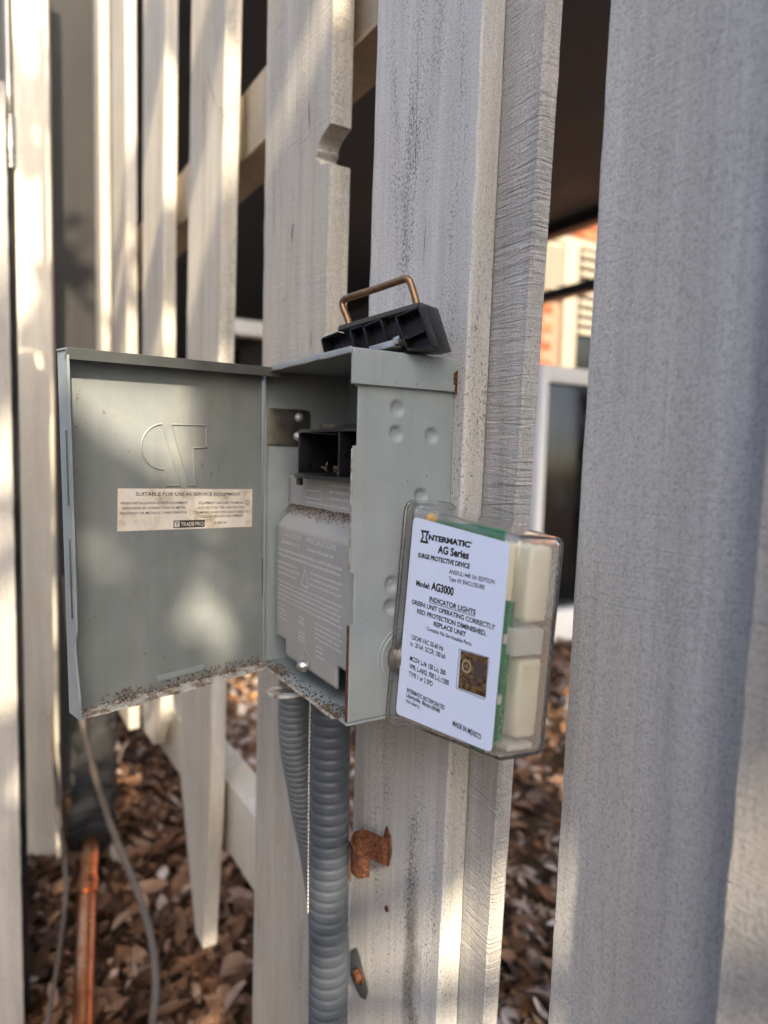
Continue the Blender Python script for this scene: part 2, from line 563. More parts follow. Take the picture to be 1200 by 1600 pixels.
# ------------------------------------------------------------------ dry leaves
def leaf_shape(L, W, curl, cup, twist, n=6):
    """points of a curled oval leaf, lying along x, as rows of three"""
    rows = []
    for i in range(n + 1):
        t = i / n
        wd = W * (math.sin(math.pi * min(1, t * .93 + .05)) ** .8) * (1 - .25 * t)
        a = curl * (t - .4)
        x = L * (t - .5) * (1 - .12 * abs(curl))
        z = L * .5 * (1 - math.cos(a)) * (1 if curl >= 0 else -1)
        tw = twist * (t - .5)
        row = []
        for s in (-1, 0, 1):
            y = s * wd * .5
            zz = z + abs(s) * cup * wd + y * math.sin(tw)
            row.append(Vector((x, y * math.cos(tw), zz)))
        rows.append(row)
    return rows

def add_leaf(V, Fc, tones, shape, m4, tone):
    base = len(V)
    for row in shape:
        for p in row:
            V.append(m4 @ p)
            tones.append(tone)
    for i in range(len(shape) - 1):
        for j in range(2):
            a = base + i * 3 + j
            Fc.append((a, a + 1, a + 4, a + 3))

def leaves_mesh(name, V, Fc, tones):
    me = bpy.data.meshes.new(name)
    me.from_pydata([tuple(v) for v in V], [], Fc)
    at = me.attributes.new('tone', 'FLOAT', 'POINT')
    at.data.foreach_set('value', tones)
    for p in me.polygons:
        p.use_smooth = True
    return me

def leaf_pose(x, y, dz):
    e = (rnd.gauss(0, .5), rnd.gauss(0, .5), rnd.uniform(0, 6.28))
    from mathutils import Euler
    return Matrix.Translation((x, y, gh(x, y) + dz)) @ Euler(e).to_matrix().to_4x4()

V, Fc, tn = [], [], []
shapes = [leaf_shape(rnd.uniform(.034, .074), rnd.uniform(.014, .028), rnd.uniform(-1.5, 1.7), rnd.uniform(-.15, .45), rnd.uniform(-1.6, 1.6)) for _ in range(40)]
for k in range(15000):
    if k < 5600:
        x, y = rnd.uniform(-1.5, .2), rnd.uniform(-.55, .55)
    elif k < 12600:
        x, y = rnd.uniform(-2.6, .5), rnd.uniform(.1, 2.6)
    else:
        x, y = rnd.uniform(-5, 1.5), rnd.uniform(-1.6, 3.8)
    add_leaf(V, Fc, tn, rnd.choice(shapes), leaf_pose(x, y, rnd.uniform(.004, .03)), min(1, max(0, rnd.gauss(.56 if y > .2 else .17, .27))))
frag = [leaf_shape(rnd.uniform(.010, .026), rnd.uniform(.006, .014), rnd.uniform(-1.5, 1.5), rnd.uniform(-.2, .4), rnd.uniform(-2, 2), 2) for _ in range(20)]
for k in range(14000):
    x, y = (rnd.uniform(-1.6, .2), rnd.uniform(-.55, .55)) if k % 2 else (rnd.uniform(-2.2, .5), rnd.uniform(.1, 2.2))
    add_leaf(V, Fc, tn, rnd.choice(frag), leaf_pose(x, y, rnd.uniform(.0, .034)), min(1, max(0, rnd.gauss(.18, .28))))
o = link('leaf_litter', leaves_mesh('leaf_litter', V, Fc, tn), 'litter')
tag(o, 'carpet of dry brown fallen leaves covering the ground', 'leaf litter', kind='stuff')

big = [leaf_shape(rnd.uniform(.06, .085), rnd.uniform(.024, .034), rnd.uniform(-1.6, 1.8), rnd.uniform(0, .4), rnd.uniform(-1, 1), 8) for _ in range(6)]
meshes = []
for s in big:
    V, Fc, tn = [], [], []
    add_leaf(V, Fc, tn, s, Matrix(), (.12, .3, .42, .5, .62, .22)[len(meshes) % 6])
    me = leaves_mesh('fallen_leaf', V, Fc, tn)
    me.materials.append(M['litter'])
    meshes.append(me)
spots = [(-.62, .02), (-.70, -.02), (-.58, .07), (-.80, .0), (-.52, .05), (-.75, .07), (-.66, -.19), (-.9, -.17), (-.55, -.02), (-1.0, -.04), (-.72, .13),
         (-.35, .42), (-.42, .5), (-.5, .62), (-.62, .75), (-.75, .9), (-.9, 1.05), (-.55, .8), (-.3, .5), (-.85, 1.2), (-1.05, 1.2), (-.68, .95), (-.48, .7)]
for i, (x, y) in enumerate(spots):
    o = link('fallen_leaf', meshes[i % 6])
    o.matrix_world = leaf_pose(x, y, .034)
    tag(o, 'large curled dry leaf lying loose on top of the leaf litter', 'leaf', 'large loose leaves on the ground')

# ------------------------------------------------------------------ wooden fence
fence = empty('wooden_fence', (0, 0, GZ))
tag(fence, 'pale grey painted picket fence carrying the open electrical box', 'fence')
FI = Matrix.Translation((0, 0, -GZ))
def board(name, parent, x0, x1, yf, th, z0, z1, mat, lean=0.0, zref=0.1, bites=(), tip=None, seed=0, axis='x', jit=.0007, off=-GZ):
    """one sawn board; x0..x1 wide, front face at yf, thickness th; rough uneven arrises; axis='y' turns it to face +X"""
    dz = .012 if not bites else .0018
    nz = max(8, int((z1 - z0) / dz))
    nw = 10
    ch = .0014
    bm = bmesh.new()
    rings = []
    for i in range(nz + 1):
        z = z0 + (z1 - z0) * i / nz
        l = lean * (z - zref)
        xa, xb = x0 + l, x1 + l
        for (zc, hw, dp) in bites:                       # a knot hole broken out of the right arris
            q = abs(z - zc) / hw
            if q < 1:
                xb -= dp * (1 - q * q) ** .42 * (1 + .28 * noise.noise(Vector((z * 220, 1, 7))))
        if tip and z < tip[0]:                           # broken, pointed foot
            k = (tip[0] - z) / (tip[0] - z0)
            wd = xb - xa
            xa += wd * tip[1] * k
            xb -= wd * tip[2] * k
        j = lambda s: jit * noise.noise(Vector((z * 45, s, seed))) + jit * .8 * noise.noise(Vector((z * 190, s + 9, seed)))
        pts = []
        for k in range(nw + 1):
            f = k / nw
            pts.append((xa + ch + (xb - xa - 2 * ch) * f + (j(1) if k == 0 else j(2) if k == nw else 0), yf + .4 * jit * noise.noise(Vector((f * 5 + seed, z * 30, 4)))))
        pts += [(xb + j(2), yf + ch + .3 * j(3)), (xb + j(4), yf + th - ch), (xb - ch, yf + th), (xa + ch, yf + th), (xa + j(5), yf + th - ch), (xa + j(1), yf + ch)]
        if axis == 'y':
            rings.append([bm.verts.new((-py, px, z + off)) for px, py in pts])
        else:
            rings.append([bm.verts.new((px, py, z + off)) for px, py in pts])
    n = len(rings[0])
    for a, b in zip(rings, rings[1:]):
        for k in range(n):
            bm.faces.new((a[k], a[(k + 1) % n], b[(k + 1) % n], b[k]))
    bm.faces.new(rings[0][::-1])
    bm.faces.new(rings[-1])
    return from_bm(name, bm, mat, parent, True, 35)

TOPZ = 1.15
board('board', fence, -.1045, .0095, .0, .016, -.58, TOPZ, 'board_speck', .016, .1, seed=1)            # carries the box
board('board', fence, -.055, .0368, .0165, .0115, -.56, TOPZ, 'board_saw', .029, .1, seed=2)
board('board', fence, .0812, .215, .0165, .016, -.57, TOPZ, 'board_smooth', .014, .1, seed=3, jit=.0005)
board('board', fence, .1795, .31, -.0005, .0165, -.57, TOPZ, 'board_near', .016, .06, seed=4, jit=.0008)
board('board', fence, -.301, -.166, .0, .018, -.58, TOPZ, 'board', .012, .3, bites=((.378, .0130, .022),), seed=5)
board('board', fence, -.558, -.427, .0, .018, -.475, TOPZ, 'board', .048, .35, tip=(-.30, .62, .12), seed=6)
board('board', fence, -.815, -.682, .0, .018, -.315, TOPZ, 'board', .03, .35, tip=(-.25, .1, .35), seed=7)
board('board', fence, -1.07, -.938, .0, .018, -.36, TOPZ, 'board', .0, .3, seed=8)
board('board', fence, -1.32, -1.19, .0, .018, -.56, TOPZ, 'board', .0, .3, seed=9)
board('board', fence, -1.58, -1.45, .0, .018, -.56, TOPZ, 'board', .0, .3, seed=10)
for i in range(5):
    board('board', fence, .36 + .257 * i, .495 + .257 * i, .0, .018, -.57, TOPZ, 'board', .0, .3, seed=20 + i)
def rail(z0, z1, y0, y1, x0, x1, mt):
    bm = bmesh.new()
    add_box(bm, (x0, y0, z0 - GZ), (x1, y1, z1 - GZ), .003, 2)
    return from_bm('rail', bm, mt, fence, True, 40)
def crack(pts, wd, seed):
    bm = bmesh.new()
    P = smooth_path([(x, 0, z - GZ) for x, z in pts], 5)
    top, bot = [], []
    for i, p in enumerate(P):
        f = i / (len(P) - 1)
        h = wd * math.sin(math.pi * min(1, max(.02, f))) * (.6 + .4 * noise.noise(Vector((f * 9, seed, 0))))
        jx = wd * .7 * noise.noise(Vector((f * 14, seed, 4)))
        top.append(bm.verts.new((p.x + jx - h, -.0006, p.z))); bot.append(bm.verts.new((p.x + jx + h, -.0006, p.z)))
    for i in range(len(P) - 1):
        bm.faces.new((top[i], bot[i], bot[i + 1], top[i + 1]))
    return from_bm('crack', bm, 'knot', fence)
CRACKS = [([(-.2600, .514), (-.2650, .511), (-.2700, .5065)], .0011), ([(-.2370, .461), (-.2440, .458), (-.2500, .4545)], .0010), ([(-.2315, .3375), (-.2335, .330), (-.2360, .3215)], .0016),
          ([(-.2165, .3170), (-.2280, .3176)], .0006), ([(-.2390, .2800), (-.2480, .2765), (-.2560, .2715)], .0008), ([(-.1940, .2440), (-.1930, .235), (-.1950, .2290)], .0009),
          ([(-.478, .567), (-.458, .535), (-.4405, .514)], .0012), ([(-.4405, .514), (-.4200, .497), (-.4300, .478)], .0012), ([(-.2050, .435), (-.2030, .410), (-.2000, .396)], .0007),
          ([(-.2740, .40), (-.2750, .36), (-.2745, .30)], .0004), ([(-.2280, .50), (-.2270, .44), (-.2290, .40)], .0004), ([(-.2100, .27), (-.2095, .20), (-.2110, .12)], .0004),
          ([(-.0480, .412), (-.0470, .35), (-.0458, .295)], .0003), ([(-.0330, .292), (-.0350, .2580)], .0003), ([(-.5200, .33), (-.5180, .27), (-.5210, .22)], .0006), ([(-.4700, .25), (-.4690, .19), (-.4720, .12)], .0006)]
for i, (pts, wd) in enumerate(CRACKS): crack(pts, wd, i * 3.1)
rail(.463, .535, .0285, .071, -1.9, 1.6, 'rail')
rail(-.352, -.2635, .0285, .068, -1.9, 1.6, 'post_pale')

# ------------------------------------------------------------------ boards of the return at the left
ret = empty('return_fence', (-1.2, -.1, GZ))
tag(ret, 'return of the fence at the far left with a board coloured dark for shade', 'fence')
def rboard(name, xw, y0, y1, th, z0, z1, mat, par, seed):
    o = board(name, None, y0, y1, -xw, th, z0, z1, mat, 0, .1, seed=seed, axis='y', off=0)
    o.parent = par
    o.matrix_parent_inverse = Matrix.Translation(-par.location)
    return o
rboard('board', -1.24, -.0817, -.004, .018, -.60, TOPZ, 'board_shade', ret, 31)
rboard('board', -1.30, -.32, -.095, .018, -.60, TOPZ, 'board_shade', ret, 32)
rboard('board', -1.30, -.56, -.335, .018, -.60, TOPZ, 'board_shade', ret, 33)
box('rail', (-1.30, -.6, .42), (-1.262, -.03, .50), 'rail', ret, .002).matrix_parent_inverse = Matrix.Translation(-ret.location)

post = empty('fence_post', (-1.02, -.1355, GZ))
tag(post, 'pale cream square post with a sunlit face at the left edge', 'post')
def post_mesh(name, cx, cy, sx, sy, ang, z0, z1, mat, parent):
    bm = bmesh.new()
    n = 60
    rings = []
    prof = round_rect(-sx / 2, -sy / 2, sx / 2, sy / 2, .004, 3)
    ca, sa = math.cos(ang), math.sin(ang)
    for i in range(n + 1):
        z = z0 + (z1 - z0) * i / n
        rings.append([bm.verts.new((cx + (x + .0006 * noise.noise(Vector((z * 20, x * 50, 1)))) * ca - y * sa, cy + x * sa + y * ca, z)) for x, y in prof])
    k = len(prof)
    for a, b in zip(rings, rings[1:]):
        for q in range(k):
            bm.faces.new((a[q], a[(q + 1) % k], b[(q + 1) % k], b[q]))
    bm.faces.new(rings[0][::-1]); bm.faces.new(rings[-1])
    o = from_bm(name, bm, mat, parent, True, 40)
    if parent is not None:
        o.matrix_parent_inverse = Matrix.Translation(-parent.location)
    return o
post_mesh('shaft', -1.02, -.1355, .04, .059, math.radians(-9), -.62, TOPZ, 'post_pale', post)

strip = empty('end_board', (-.62, -.24, GZ))
tag(strip, 'rough sawn board with a chalky face cut off by the left edge of the photo', 'board')
o = board('board', None, -.34, -.1915, .62, .02, -.62, .56, 'board_near', 0, .1, seed=41, axis='y', off=0)
o.parent = strip; o.matrix_parent_inverse = Matrix.Translation(-strip.location)
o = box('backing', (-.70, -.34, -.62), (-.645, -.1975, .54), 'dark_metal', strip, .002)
o.matrix_parent_inverse = Matrix.Translation(-strip.location)

rod = empty('gate_rod', (-.63, -.187, GZ))
tag(rod, 'slim metal drop rod with a bright collar beside the left end board', 'gate bolt')
for nm, pts, rr, mt in (('rod', [(-.65, -.1865, .50), (-.65, -.1865, 1.1)], .005, 'steel'), ('collar', [(-.65, -.1865, .475), (-.65, -.1865, .535)], .0068, 'zinc'), ('tube', [(-.65, -.1875, -.6), (-.65, -.1875, .50)], .0055, 'dark_metal')):
    o = tube(nm, pts, rr, mt, rod)
    o.matrix_parent_inverse = Matrix.Translation(-rod.location)

# ------------------------------------------------------------------ covered porch and brick house behind the fence
porch = empty('covered_porch', (-6, 2.7, GZ))
tag(porch, 'dark covered porch with a brown ceiling seen through the fence gaps', 'porch')
PI = Matrix.Translation(-Vector(porch.location))
def part(o, inv):
    o.matrix_parent_inverse = inv
    return o
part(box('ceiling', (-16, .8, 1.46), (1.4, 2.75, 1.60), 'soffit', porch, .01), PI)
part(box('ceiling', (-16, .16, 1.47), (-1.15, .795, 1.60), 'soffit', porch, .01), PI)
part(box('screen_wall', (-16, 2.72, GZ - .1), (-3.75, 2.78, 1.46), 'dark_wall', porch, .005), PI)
for i in range(9):
    part(box('stud', (-15 + 1.35 * i, 2.66, GZ), (-14.94 + 1.35 * i, 2.718, 1.458), 'dark_metal', porch, .003), PI)
part(box('rail', (-2.92, .80, .685), (-2.85, 1.06, .755), 'white', porch, .004), PI)
part(box('sill_rail', (-16, 2.60, -.30), (-3.75, 2.655, -.25), 'dark_metal', porch, .004), PI)
part(box('beam', (-16, 2.62, 1.40), (1.2, 2.70, 1.458), 'dark_metal', porch, .004), PI)
part(box('beam', (-3.74, 2.62, 1.04), (1.2, 2.68, 1.10), 'dark_metal', porch, .004), PI)
for x in (-1.0, 1.1):
    part(box('column', (x, 2.61, GZ - .05), (x + .09, 2.70, 1.398), 'dark_metal', porch, .004), PI)

house = empty('brick_house', (-4.0, 4.5, GZ))
tag(house, 'sunlit orange brick house with white shutters behind the porch', 'house')
HI = Matrix.Translation(-Vector(house.location))
part(box('wall', (-4.3, 3.2, GZ - .1), (-4.012, 7.5, 2.6), 'brickwall', house, .002), HI)
part(box('roof', (-9, 2.9, 2.6), (-3.7, 7.8, 2.75), 'soffit', house, .01), HI)
bme = None
mort = part(box('mortar_bed', (-4.012, 3.45, .6), (-4.001, 4.75, 2.25), 'mortar', house, 0), HI)
bm = bmesh.new()
add_box(bm, (-.006, -.1, -.0325), (.008, .1, .0325), .002, 1)
bme = bpy.data.meshes.new('brick')
bmesh.ops.recalc_face_normals(bm, faces=bm.faces)
bm.to_mesh(bme); bm.free()
bme.materials.append(M['brick'])
for r in range(20):
    for c in range(6):
        y = 3.56 + .21 * c + (.105 if r % 2 else 0)
        z = .70 + .075 * r
        if y > 4.72 or (y > 3.95 and z < 2.0) or (y > 3.74 and 1.42 < z < 2.0):
            continue
        o = bpy.data.objects.new('brick', bme)
        C.objects.link(o)
        o.parent = house
        o.matrix_parent_inverse = HI
        o.location = (-4.0 + rnd.uniform(-.002, .002), y, z)
part(box('window', (-4.0, 4.22, .6), (-3.985, 4.75, 1.97), 'glass_dark', house, .001), HI)
part(box('casing', (-4.0, 4.07, .6), (-3.96, 4.225, 1.97), 'cream_paint', house, .003), HI)
part(box('casing', (-4.0, 3.84, 1.92), (-3.962, 4.75, 1.98), 'cream_paint', house, .003), HI)
part(box('shutter', (-4.0, 3.85, 1.46), (-3.975, 4.065, 1.915), 'cream_paint', house, .003), HI)
for k in range(8):
    part(box('slat', (-3.974, 3.87, 1.48 + .054 * k), (-3.955, 4.05, 1.512 + .054 * k), 'cream_paint', house, .002), HI)
for k in range(9):
    part(box('slat', (-3.984, 4.232, 1.20 + .08 * k), (-3.93, 4.45, 1.245 + .08 * k), 'cream_paint', house, .004), HI)

side = empty('added_wall', (-.5, -2.95, GZ))  # added out of view to block low sky light
tag(side, 'unseen grey rendered wall added facing the fence to cut low sky light', 'wall')
WI = Matrix.Translation(-Vector(side.location))
part(box('wall', (-5.0, -3.1, GZ - .1), (2.6, -2.8, 1.6), 'render_grey', side, .003), WI)
part(box('coping', (-5.0, -3.14, 1.602), (2.6, -2.76, 1.66), 'render_grey', side, .005), WI)

pane = empty('white_framed_window', (-1.75, 2.0, GZ))
tag(pane, 'white framed dark glass panel standing on the leaves behind the fence gap', 'window')
QI = Matrix.Translation(-Vector(pane.location))
part(box('glass', (-1.765, 1.76, -.48), (-1.755, 2.8, .45), 'glass_dark', pane, .001), QI)
part(box('frame', (-1.78, 1.722, -.49), (-1.73, 1.762, .515), 'white', pane, .004), QI)
part(box('frame', (-1.78, 1.762, .45), (-1.732, 2.8, .515), 'white', pane, .004), QI)
part(box('sill', (-1.79, 1.66, -.62), (-1.70, 2.8, -.49), 'white', pane, .006), QI)
part(box('backing', (-1.86, 1.72, -.6), (-1.785, 2.8, .50), 'dark_metal', pane, .004), QI)

# ------------------------------------------------------------------ pipe, insulation and cables on the ground
pipe = empty('copper_pipe', (-.6, -.12, GZ))
tag(pipe, 'bare copper pipe running out of black foam insulation over the leaves', 'pipe')
XI = Matrix.Translation(-Vector(pipe.location))
pp = smooth_path([(-1.02, -.045, -.40), (-.88, -.073, -.505), (-.76, -.096, -.54), (-.62, -.12, -.575), (-.45, -.147, -.592), (-.2, -.19, -.60), (.1, -.25, -.60)], 8)
part(tube('tube', pp, .0132, 'copper', pipe, 18), XI)
part(tube('coupling', [pp[14] , pp[15], pp[16]], .0156, 'copper', pipe, 18), XI)
bm = bmesh.new()
fp = smooth_path([(-.865, -.0755, -.512), (-.90, -.069, -.49), (-.96, -.055, -.43), (-1.02, -.045, -.33), (-1.05, -.04, -.15), (-1.06, -.04, .1)], 12)
tube_bm(bm, fp, [.034 + .004 * math.sin(i * 1.1) + .003 * math.sin(i * 2.7) for i in range(len(fp))], 28)
for v in bm.verts:
    v.co += Vector((0, 0, 0)) + .006 * noise.noise_vector(v.co * 38)
part(from_bm('insulation', bm, 'foam', pipe, True, 60), XI)

def cable(name, pts, r, label, n=10):
    o = tube(name, smooth_path(pts, 8), r, 'cable', None, n)
    tag(o, label, 'cable')
    return o
cable('cable', [(-.80, -.118, -.05), (-.78, -.100, -.25), (-.76, -.088, -.33), (-.74, -.066, -.42), (-.68, -.043, -.49), (-.62, -.035, -.525), (-.56, -.04, -.56), (-.50, -.06, -.585), (-.40, -.09, -.60)], .0052, 'grey brown cable drooping from behind the lid to the ground right of the copper pipe')
cable('cable', [(-.86, -.135, -.28), (-.86, -.128, -.37), (-.84, -.125, -.45), (-.78, -.124, -.52), (-.70, -.14, -.56), (-.60, -.165, -.585), (-.5, -.19, -.60)], .0034, 'thin dark wire hanging left of the copper pipe')
cable('wire', [(-.98, -.02, -.46), (-1.02, .01, -.42), (-1.05, .06, -.42), (-1.02, .10, -.46), (-.98, .115, -.53), (-.95, .12, -.6)], .0022, 'thin wire arching over the leaves beyond the copper pipe')

# ------------------------------------------------------------------ disconnect box
W_, D_, H_ = .126, .0642, .20
bx = empty('disconnect_box', (-.063, -.032, 0))
tag(bx, 'open grey green metal electrical disconnect box with its lid swung out', 'electrical box')
BI = Matrix.Translation(-Vector(bx.location))
def bpart(o):
    o.parent = bx
    o.matrix_parent_inverse = BI
    return o

# right side: pressed dimples, stepped front arris
def front_y(z):
    if .1505 < z < .182: return -.0626
    if .0545 < z < .0825: return -.0626
    return -.0648
dim = [(-.0381, .1713), (-.0385, .1575), (-.0151, .1573), (-.0208, .1235), (-.0387, .075), (-.0391, .062), (-.0151, .075)]
bm = bmesh.new()
zs = sorted(set([round(.2 * i / 190, 5) for i in range(191)] + [.0544, .0546, .0824, .0826, .1504, .1506]))
NU = 64
rows = []
for z in zs:
    y0 = front_y(z)
    row = []
    for i in range(NU + 1):
        y = y0 + (0 - y0) * i / NU
        d = 0
        for (a, b) in dim:
            q = math.hypot(y - a, z - b)
            if q < .0050:
                d = max(d, .0030 * (.5 + .5 * math.cos(math.pi * q / .0050)) ** .7 - (.0008 if q < .0018 else 0))
        edge = min(1, (y - y0) / .0012)
        row.append(bm.verts.new((-d - .0004 * (1 - edge) ** 2 + .00012 * noise.noise(Vector((y * 60, z * 30, 2))), y, z)))
    rows.append(row)
for a, b in zip(rows, rows[1:]):
    for i in range(NU):
        bm.faces.new((a[i], a[i + 1], b[i + 1], b[i]))
o = bpart(from_bm('side_panel', bm, 'sheet', None, True, 60))
sm = o.modifiers.new('thickness', 'SOLIDIFY')
sm.thickness = .0013
sm.offset = -1
bpart(box('side_panel', (-.1262, -.0645, 0), (-.1248, 0, .1995), 'sheet', None, .0004))
bpart(box('front_return', (-.1262, -.0662, 0), (-.1222, -.0648, .1970), 'sheet', None, .0004))
bpart(box('back_panel', (-.1246, -.0022, .0005), (-.0016, -.0006, .1992), 'sheet', None, .0003))
bpart(box('bottom_panel', (-.1268, -.0655, -.0016), (.0006, -.0002, -.0002), 'sheet', None, .0005))
# front lip of the floor, slightly buckled
bm = bmesh.new()
pr = []
for i in range(25):
    x = -.118 + .106 * i / 24
    dzz = .0008 * noise.noise(Vector((x * 60, 0, 5)))
    pr.append([bm.verts.new((x, -.0672 + q[0], q[1] + dzz)) for q in ((.0015, -.0003), (-.0002, -.0004), (-.0008, -.0011), (-.0004, -.0018), (.0015, -.0018))])
for a, b in zip(pr, pr[1:]):
    for k in range(5):
        bm.faces.new((a[k], a[(k + 1) % 5], b[(k + 1) % 5], b[k]))
bm.faces.new(pr[0]); bm.faces.new(pr[-1][::-1])
bpart(from_bm('floor_lip', bm, 'rust_edge', None, True, 40))
# roof cap: sheet with a skirt over the right side
bm = bmesh.new()
prof = [(-.1285, .1935), (-.1285, .2000), (-.1278, .2012), (.0006, .2012), (.0022, .2003), (.0026, .1990), (.0026, .1826), (.0016, .1822), (.0014, .1985), (-.0004, .1997), (-.1270, .1997), (-.1272, .1935)]
ys = [-.0678, -.0670, -.04, -.02, .0, .0008]
rr = []
for i, y in enumerate(ys):
    rr.append([bm.verts.new((x, y, z + (.0002 * math.sin(x * 90) if z > .199 else 0))) for x, z in prof])
for a, b in zip(rr, rr[1:]):
    for k in range(len(prof)):
        bm.faces.new((a[k], a[(k + 1) % len(prof)], b[(k + 1) % len(prof)], b[k]))
bm.faces.new(rr[0][::-1]); bm.faces.new(rr[-1])
cap = bpart(from_bm('roof_cap', bm, 'sheet', None, True, 40))
o = bpart(box('roof_lip', (-.1270, -.0690, .1978), (.0024, -.0680, .2013), 'sheet', None, .0003))
bpart(tube('worn_edge', [(x, -.0689, .1977 + .0003 * math.sin(x * 300)) for x in [-.127 + .0129 * k for k in range(11)]], .0004, 'dirt', None, 6))
# worn rusty arris patches at the back of the skirt and along the front edge
def blotch(name, cx, cy, r, m4, mat, seed, n=26, depth=.0004):
    poly = []
    for k in range(n):
        a = 2 * math.pi * k / n
        q = r * (1 + .45 * noise.noise(Vector((math.cos(a) * 2.1, math.sin(a) * 2.1, seed))))
        poly.append((cx + q * math.cos(a) * .7, cy + q * math.sin(a) * 1.2))
    bm = bmesh.new()
    prism_bm(bm, poly, depth, m4)
    return from_bm(name, bm, mat, None, False)
SIDE = frame((0, 0, 0), (0, 1, 0), (0, 0, 1), (1, 0, 0))        # plane of the right side: x=Y, y=Z, normal +X
bpart(blotch('rust_patch', -.0006, .190, .0036, frame((.0023, 0, 0), (0, 1, 0), (0, 0, 1), (1, 0, 0)), 'rust', 3.0))
bpart(blotch('rust_patch', -.0004, .1835, .0022, frame((.0023, 0, 0), (0, 1, 0), (0, 0, 1), (1, 0, 0)), 'rust', 5.0))
o = bpart(tube('worn_edge', [(-.0006, -.0652, z) for z in (.0005, .01, .02, .03, .045, .054)], .0007, 'rust', None, 6))
o = bpart(tube('worn_edge', [(.0001, -.0665, z) for z in (.183, .19, .1975)], .0006, 'rust', None, 6))
o = bpart(tube('worn_edge', [(-.0006, -.0652, z) for z in (.084, .10, .125, .149)], .0004, 'rust_edge', None, 6))

# knockout and nut where the surge device screws in
XM = frame((0, -.0285, .0325), (0, 1, 0), (0, 0, 1), (1, 0, 0))
ko = bpart(lathe('knockout_ring', [(.0182, 0), (.0182, .0003), (.0176, .0006), (.0168, .0002), (.0160, .0002), (.0155, .0007), (.0148, .0007), (.0142, .0002), (.0, .0002)], 'sheet', None, XM, 40))
lathe('locknut', [(.0118, .0002), (.0118, .0022), (.0095, .0026), (.0, .0026)], 'steel', ko, XM, 24)

# hinge plate with two rivets
hp = bpart(prism('hinge_plate', round_rect(-.0648, .1500, -.0320, .1755, .0035), .0008, 'steel', None, frame((-.1246, 0, 0), (0, 1, 0), (0, 0, 1), (1, 0, 0)), .0002))
for (y, z) in ((-.0405, .1700), (-.0412, .1570)):
    r_ = lathe('rivet', [(0, .0030), (.0012, .0028), (.0024, .0020), (.0031, .0009), (.0034, 0)], 'rivet', hp, frame((-.1239, y, z), (0, 1, 0), (0, 0, 1), (1, 0, 0)), 20)
bpart(box('hinge_knuckle', (-.1275, -.0668, .046), (-.1235, -.0648, .0725), 'strap', None, .0005))

# black pull-out socket
def socket():
    s = bpart(box('pullout_socket', (-.092, -.030, .1315), (-.004, -.004, .1335), 'black', None, .0003))
    def add(nm, lo, hi, mt='black', bev=.0004):
        o = box(nm, lo, hi, mt, s, bev)
        return o
    add('socket_floor', (-.092, -.0575, .1296), (-.004, -.030, .1326))
    add('socket_roof', (-.0905, -.0560, .1585), (-.004, -.006, .1605))
    add('socket_back', (-.0905, -.0130, .1337), (-.004, -.0110, .1583))
    add('socket_wall', (-.0905, -.0560, .1328), (-.0887, -.0132, .1583))
    add('socket_wall', (-.0345, -.0560, .1328), (-.0325, -.0132, .1583))
    add('socket_wall', (-.0065, -.0555, .1328), (-.0045, -.0132, .1583))
    add('socket_ledge', (-.092, -.0565, .1250), (-.086, -.0540, .1294), 'black')
    add('socket_ledge', (-.084, -.044, .1607), (-.034, -.008, .1640), 'black')
    add('contact', (-.070, -.034, .1330), (-.050, -.016, .1385), 'steel')
    add('contact', (-.028, -.034, .1330), (-.014, -.016, .1385), 'steel')
    # crumbs lying in it
    bm = bmesh.new()
    rr_ = random.Random(3)
    for k in range(18):
        p = Vector((rr_.uniform(-.062, -.038), rr_.uniform(-.054, -.040), .1335 + rr_.uniform(0, .003)))
        q = p + Vector((rr_.uniform(-.004, .004), rr_.uniform(-.003, .003), rr_.uniform(0, .005)))
        tube_bm(bm, [p, (p + q) / 2 + Vector((0, 0, .001)), q], .0006, 5)
    from_bm('crumbs', bm, 'dirt', s, True)
socket()

